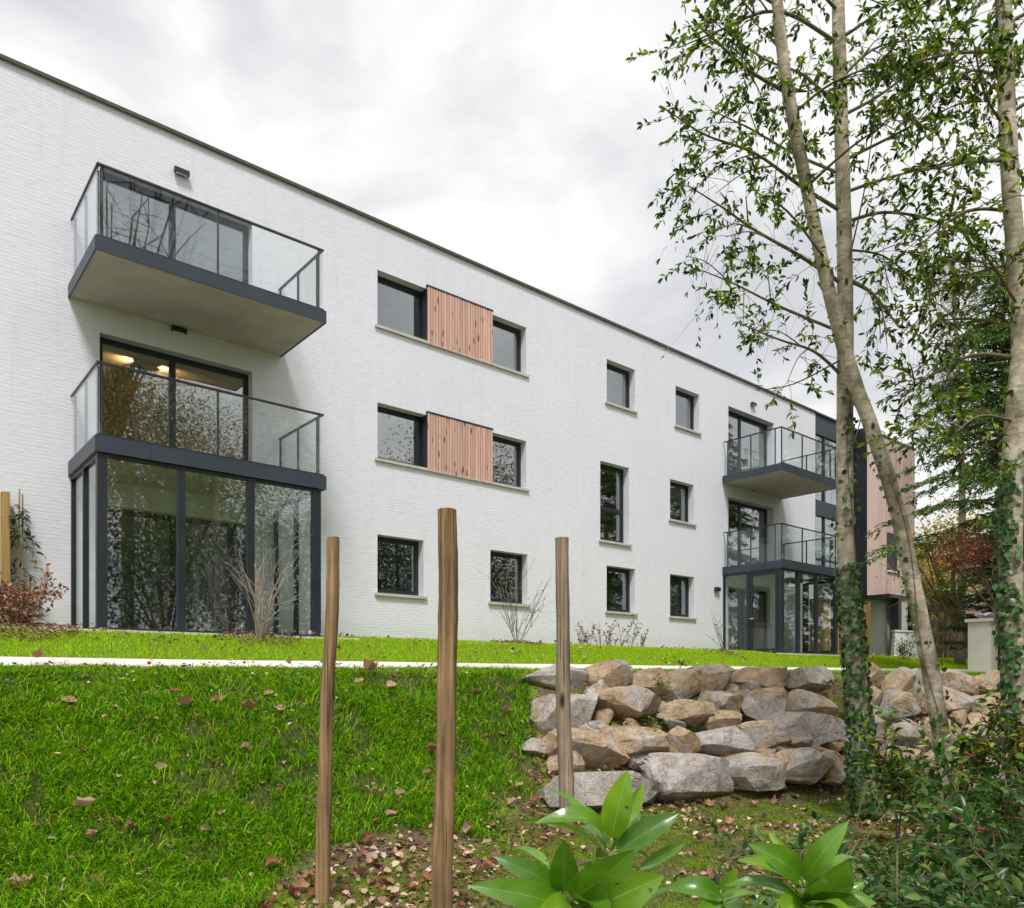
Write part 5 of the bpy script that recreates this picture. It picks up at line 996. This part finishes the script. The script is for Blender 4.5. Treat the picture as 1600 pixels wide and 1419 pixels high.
# far belt of woodland closing the horizon
n = 26000; th = RNG.uniform(-.5, 2.6, n); rd = RNG.uniform(120, 150, n); hh = (7 + 6 * vnoise(th * 30, th * 0, 1, 5)) ; P = np.stack([np.cos(th) * rd, np.sin(th) * rd, 0 * th], 1); P[:, 2] = 1.5 + np.abs(RNG.normal(0, .55, n)) * hh * .8; L_ = RNG.uniform(.9, 2.2, n)
leaf_obj('far_woodland', M['soft'], None, P, rdir(n), rdir(n), L_, L_ * .7, [(.06, .075, .03), (.10, .10, .05), (.16, .12, .06), (.045, .06, .03)], simple=True)['label'] = 'far belt of mixed autumn woodland on the horizon'
# ------------------------------------------------------------------ garden trees on the viewer's side, seen mirrored in the glass
AUT = [(.26, .16, .06), (.34, .22, .08), (.20, .12, .05), (.30, .24, .09)]; EVG = [(.025, .055, .018), (.04, .08, .022), (.06, .10, .03)]
def gp(x, y): return (x, y, gz(x, y))
ptree('autumn_oak', gp(10.5, -7), 'brown leaved oak reflected in the first floor glass', 7, .3, M['darkbark'], (0, 0, 11), (4.6, 4.2, 4.2), 30000, .12, AUT, M['soft'], 40, .6, 16, 46)
ptree('bare_tree', gp(9.5, -13), 'tall bare tree reflected in the top floor balcony glass', 16, .34, M['darkbark'], (0, 0, 23), (5, 5, 5), 300, .12, AUT, M['soft'], 41, .6, 46, 60, limb_r=.3)
ptree('evergreen_oak', gp(12.8, -2.6), 'dark evergreen reflected in the left glass room', 3, .22, M['darkbark'], (0, 0, 5.0), (2.6, 2.2, 3.0), 24000, .075, EVG, M['soft'], 42, .5, 10, 36)
ptree('evergreen_oak', gp(8.4, -3.6), 'dark evergreen at the right of the viewer, mirrored in the left panes', 3, .2, M['darkbark'], (0, 0, 5.4), (2.2, 2.0, 3.0), 22000, .07, EVG, M['soft'], 46, .5, 10, 36)
ptree('evergreen_oak', gp(21, -4), 'dark evergreen reflected in the ground floor windows', 4, .25, M['darkbark'], (0, 0, 7), (3.4, 3.4, 3.4), 20000, .10, EVG, M['soft'], 43, .5, 10, 36)
ptree('evergreen_oak', gp(28, -8), 'broad evergreen reflected in the middle windows', 5, .3, M['darkbark'], (0, 0, 9), (4.5, 4, 4.5), 20000, .12, EVG, M['soft'], 44, .5, 12, 40)
ptree('autumn_oak', gp(34, -16), 'autumn tree reflected in the upper small windows', 9, .35, M['darkbark'], (0, 0, 17), (5.5, 5, 5), 7000, .2, AUT, M['soft'], 45, .6, 16, 46)
for k_, (x, y) in enumerate(((38, -3), (42, -9), (46, -4), (45, -16), (52, -9), (36, -9))):
    ptree('tall_pine', gp(x, y), ['first', 'second', 'third', 'fourth', 'fifth', 'sixth'][k_] + ' tall pine whose brown trunk is mirrored in the right doors', 13, .26, mk_bark('pine_bark', (.10, .06, .035), (.24, .15, .09), .1) if k_ == 0 else bpy.data.materials['pine_bark'], (0, 0, 15), (2.6, 2.6, 3.5), 3600, .2, EVG, M['soft'], 50 + k_, .25, 10, 26, group='pines on the viewer side')
for k_, (x, y) in enumerate(((12, -9), (20, -10), (28, -13), (38, -14))):
    q = Vector(gp(x, y)); root = empty('laurel_hedge', q, ['dark laurel hedge behind the viewer, nearest section', 'dark laurel hedge behind the viewer, second section', 'dark laurel hedge behind the viewer, third section', 'dark laurel hedge behind the viewer, far section'][k_], 'hedge'); n = 3500; P = np.array(q) + np.stack([RNG.uniform(-5, 5, n), RNG.normal(0, .6, n), RNG.uniform(0, 2.2, n)], 1); L_ = RNG.uniform(.12, .2, n)
    leaf_obj('hedge_leaves', M['soft'], root, P, rdir(n), rdir(n, .5), L_, L_ * .5, EVG, simple=True)
n = 70000; x = RNG.uniform(-6, 75, n); top = 8.5 + 3.5 * vnoise(x, x * 0, .16, 81) + 1.5 * vnoise(x, x * 0, .6, 82); z = RNG.uniform(0, 1, n) ** .8 * top; y = -19 - x * .06 + RNG.normal(0, 1.6, n); P = np.stack([x, y, H(x, y) + z], 1); L_ = RNG.uniform(.15, .34, n)
leaf_obj('viewer_side_woodland', M['soft'], None, P, rdir(n), rdir(n, .5), L_, L_ * .6, [(.03, .05, .018), (.05, .07, .022), (.10, .07, .03), (.15, .095, .04), (.025, .04, .02)], .25, [.3, .25, .2, .1, .15], simple=True)['label'] = 'belt of dark mixed woodland on the viewer side, seen mirrored in windows'
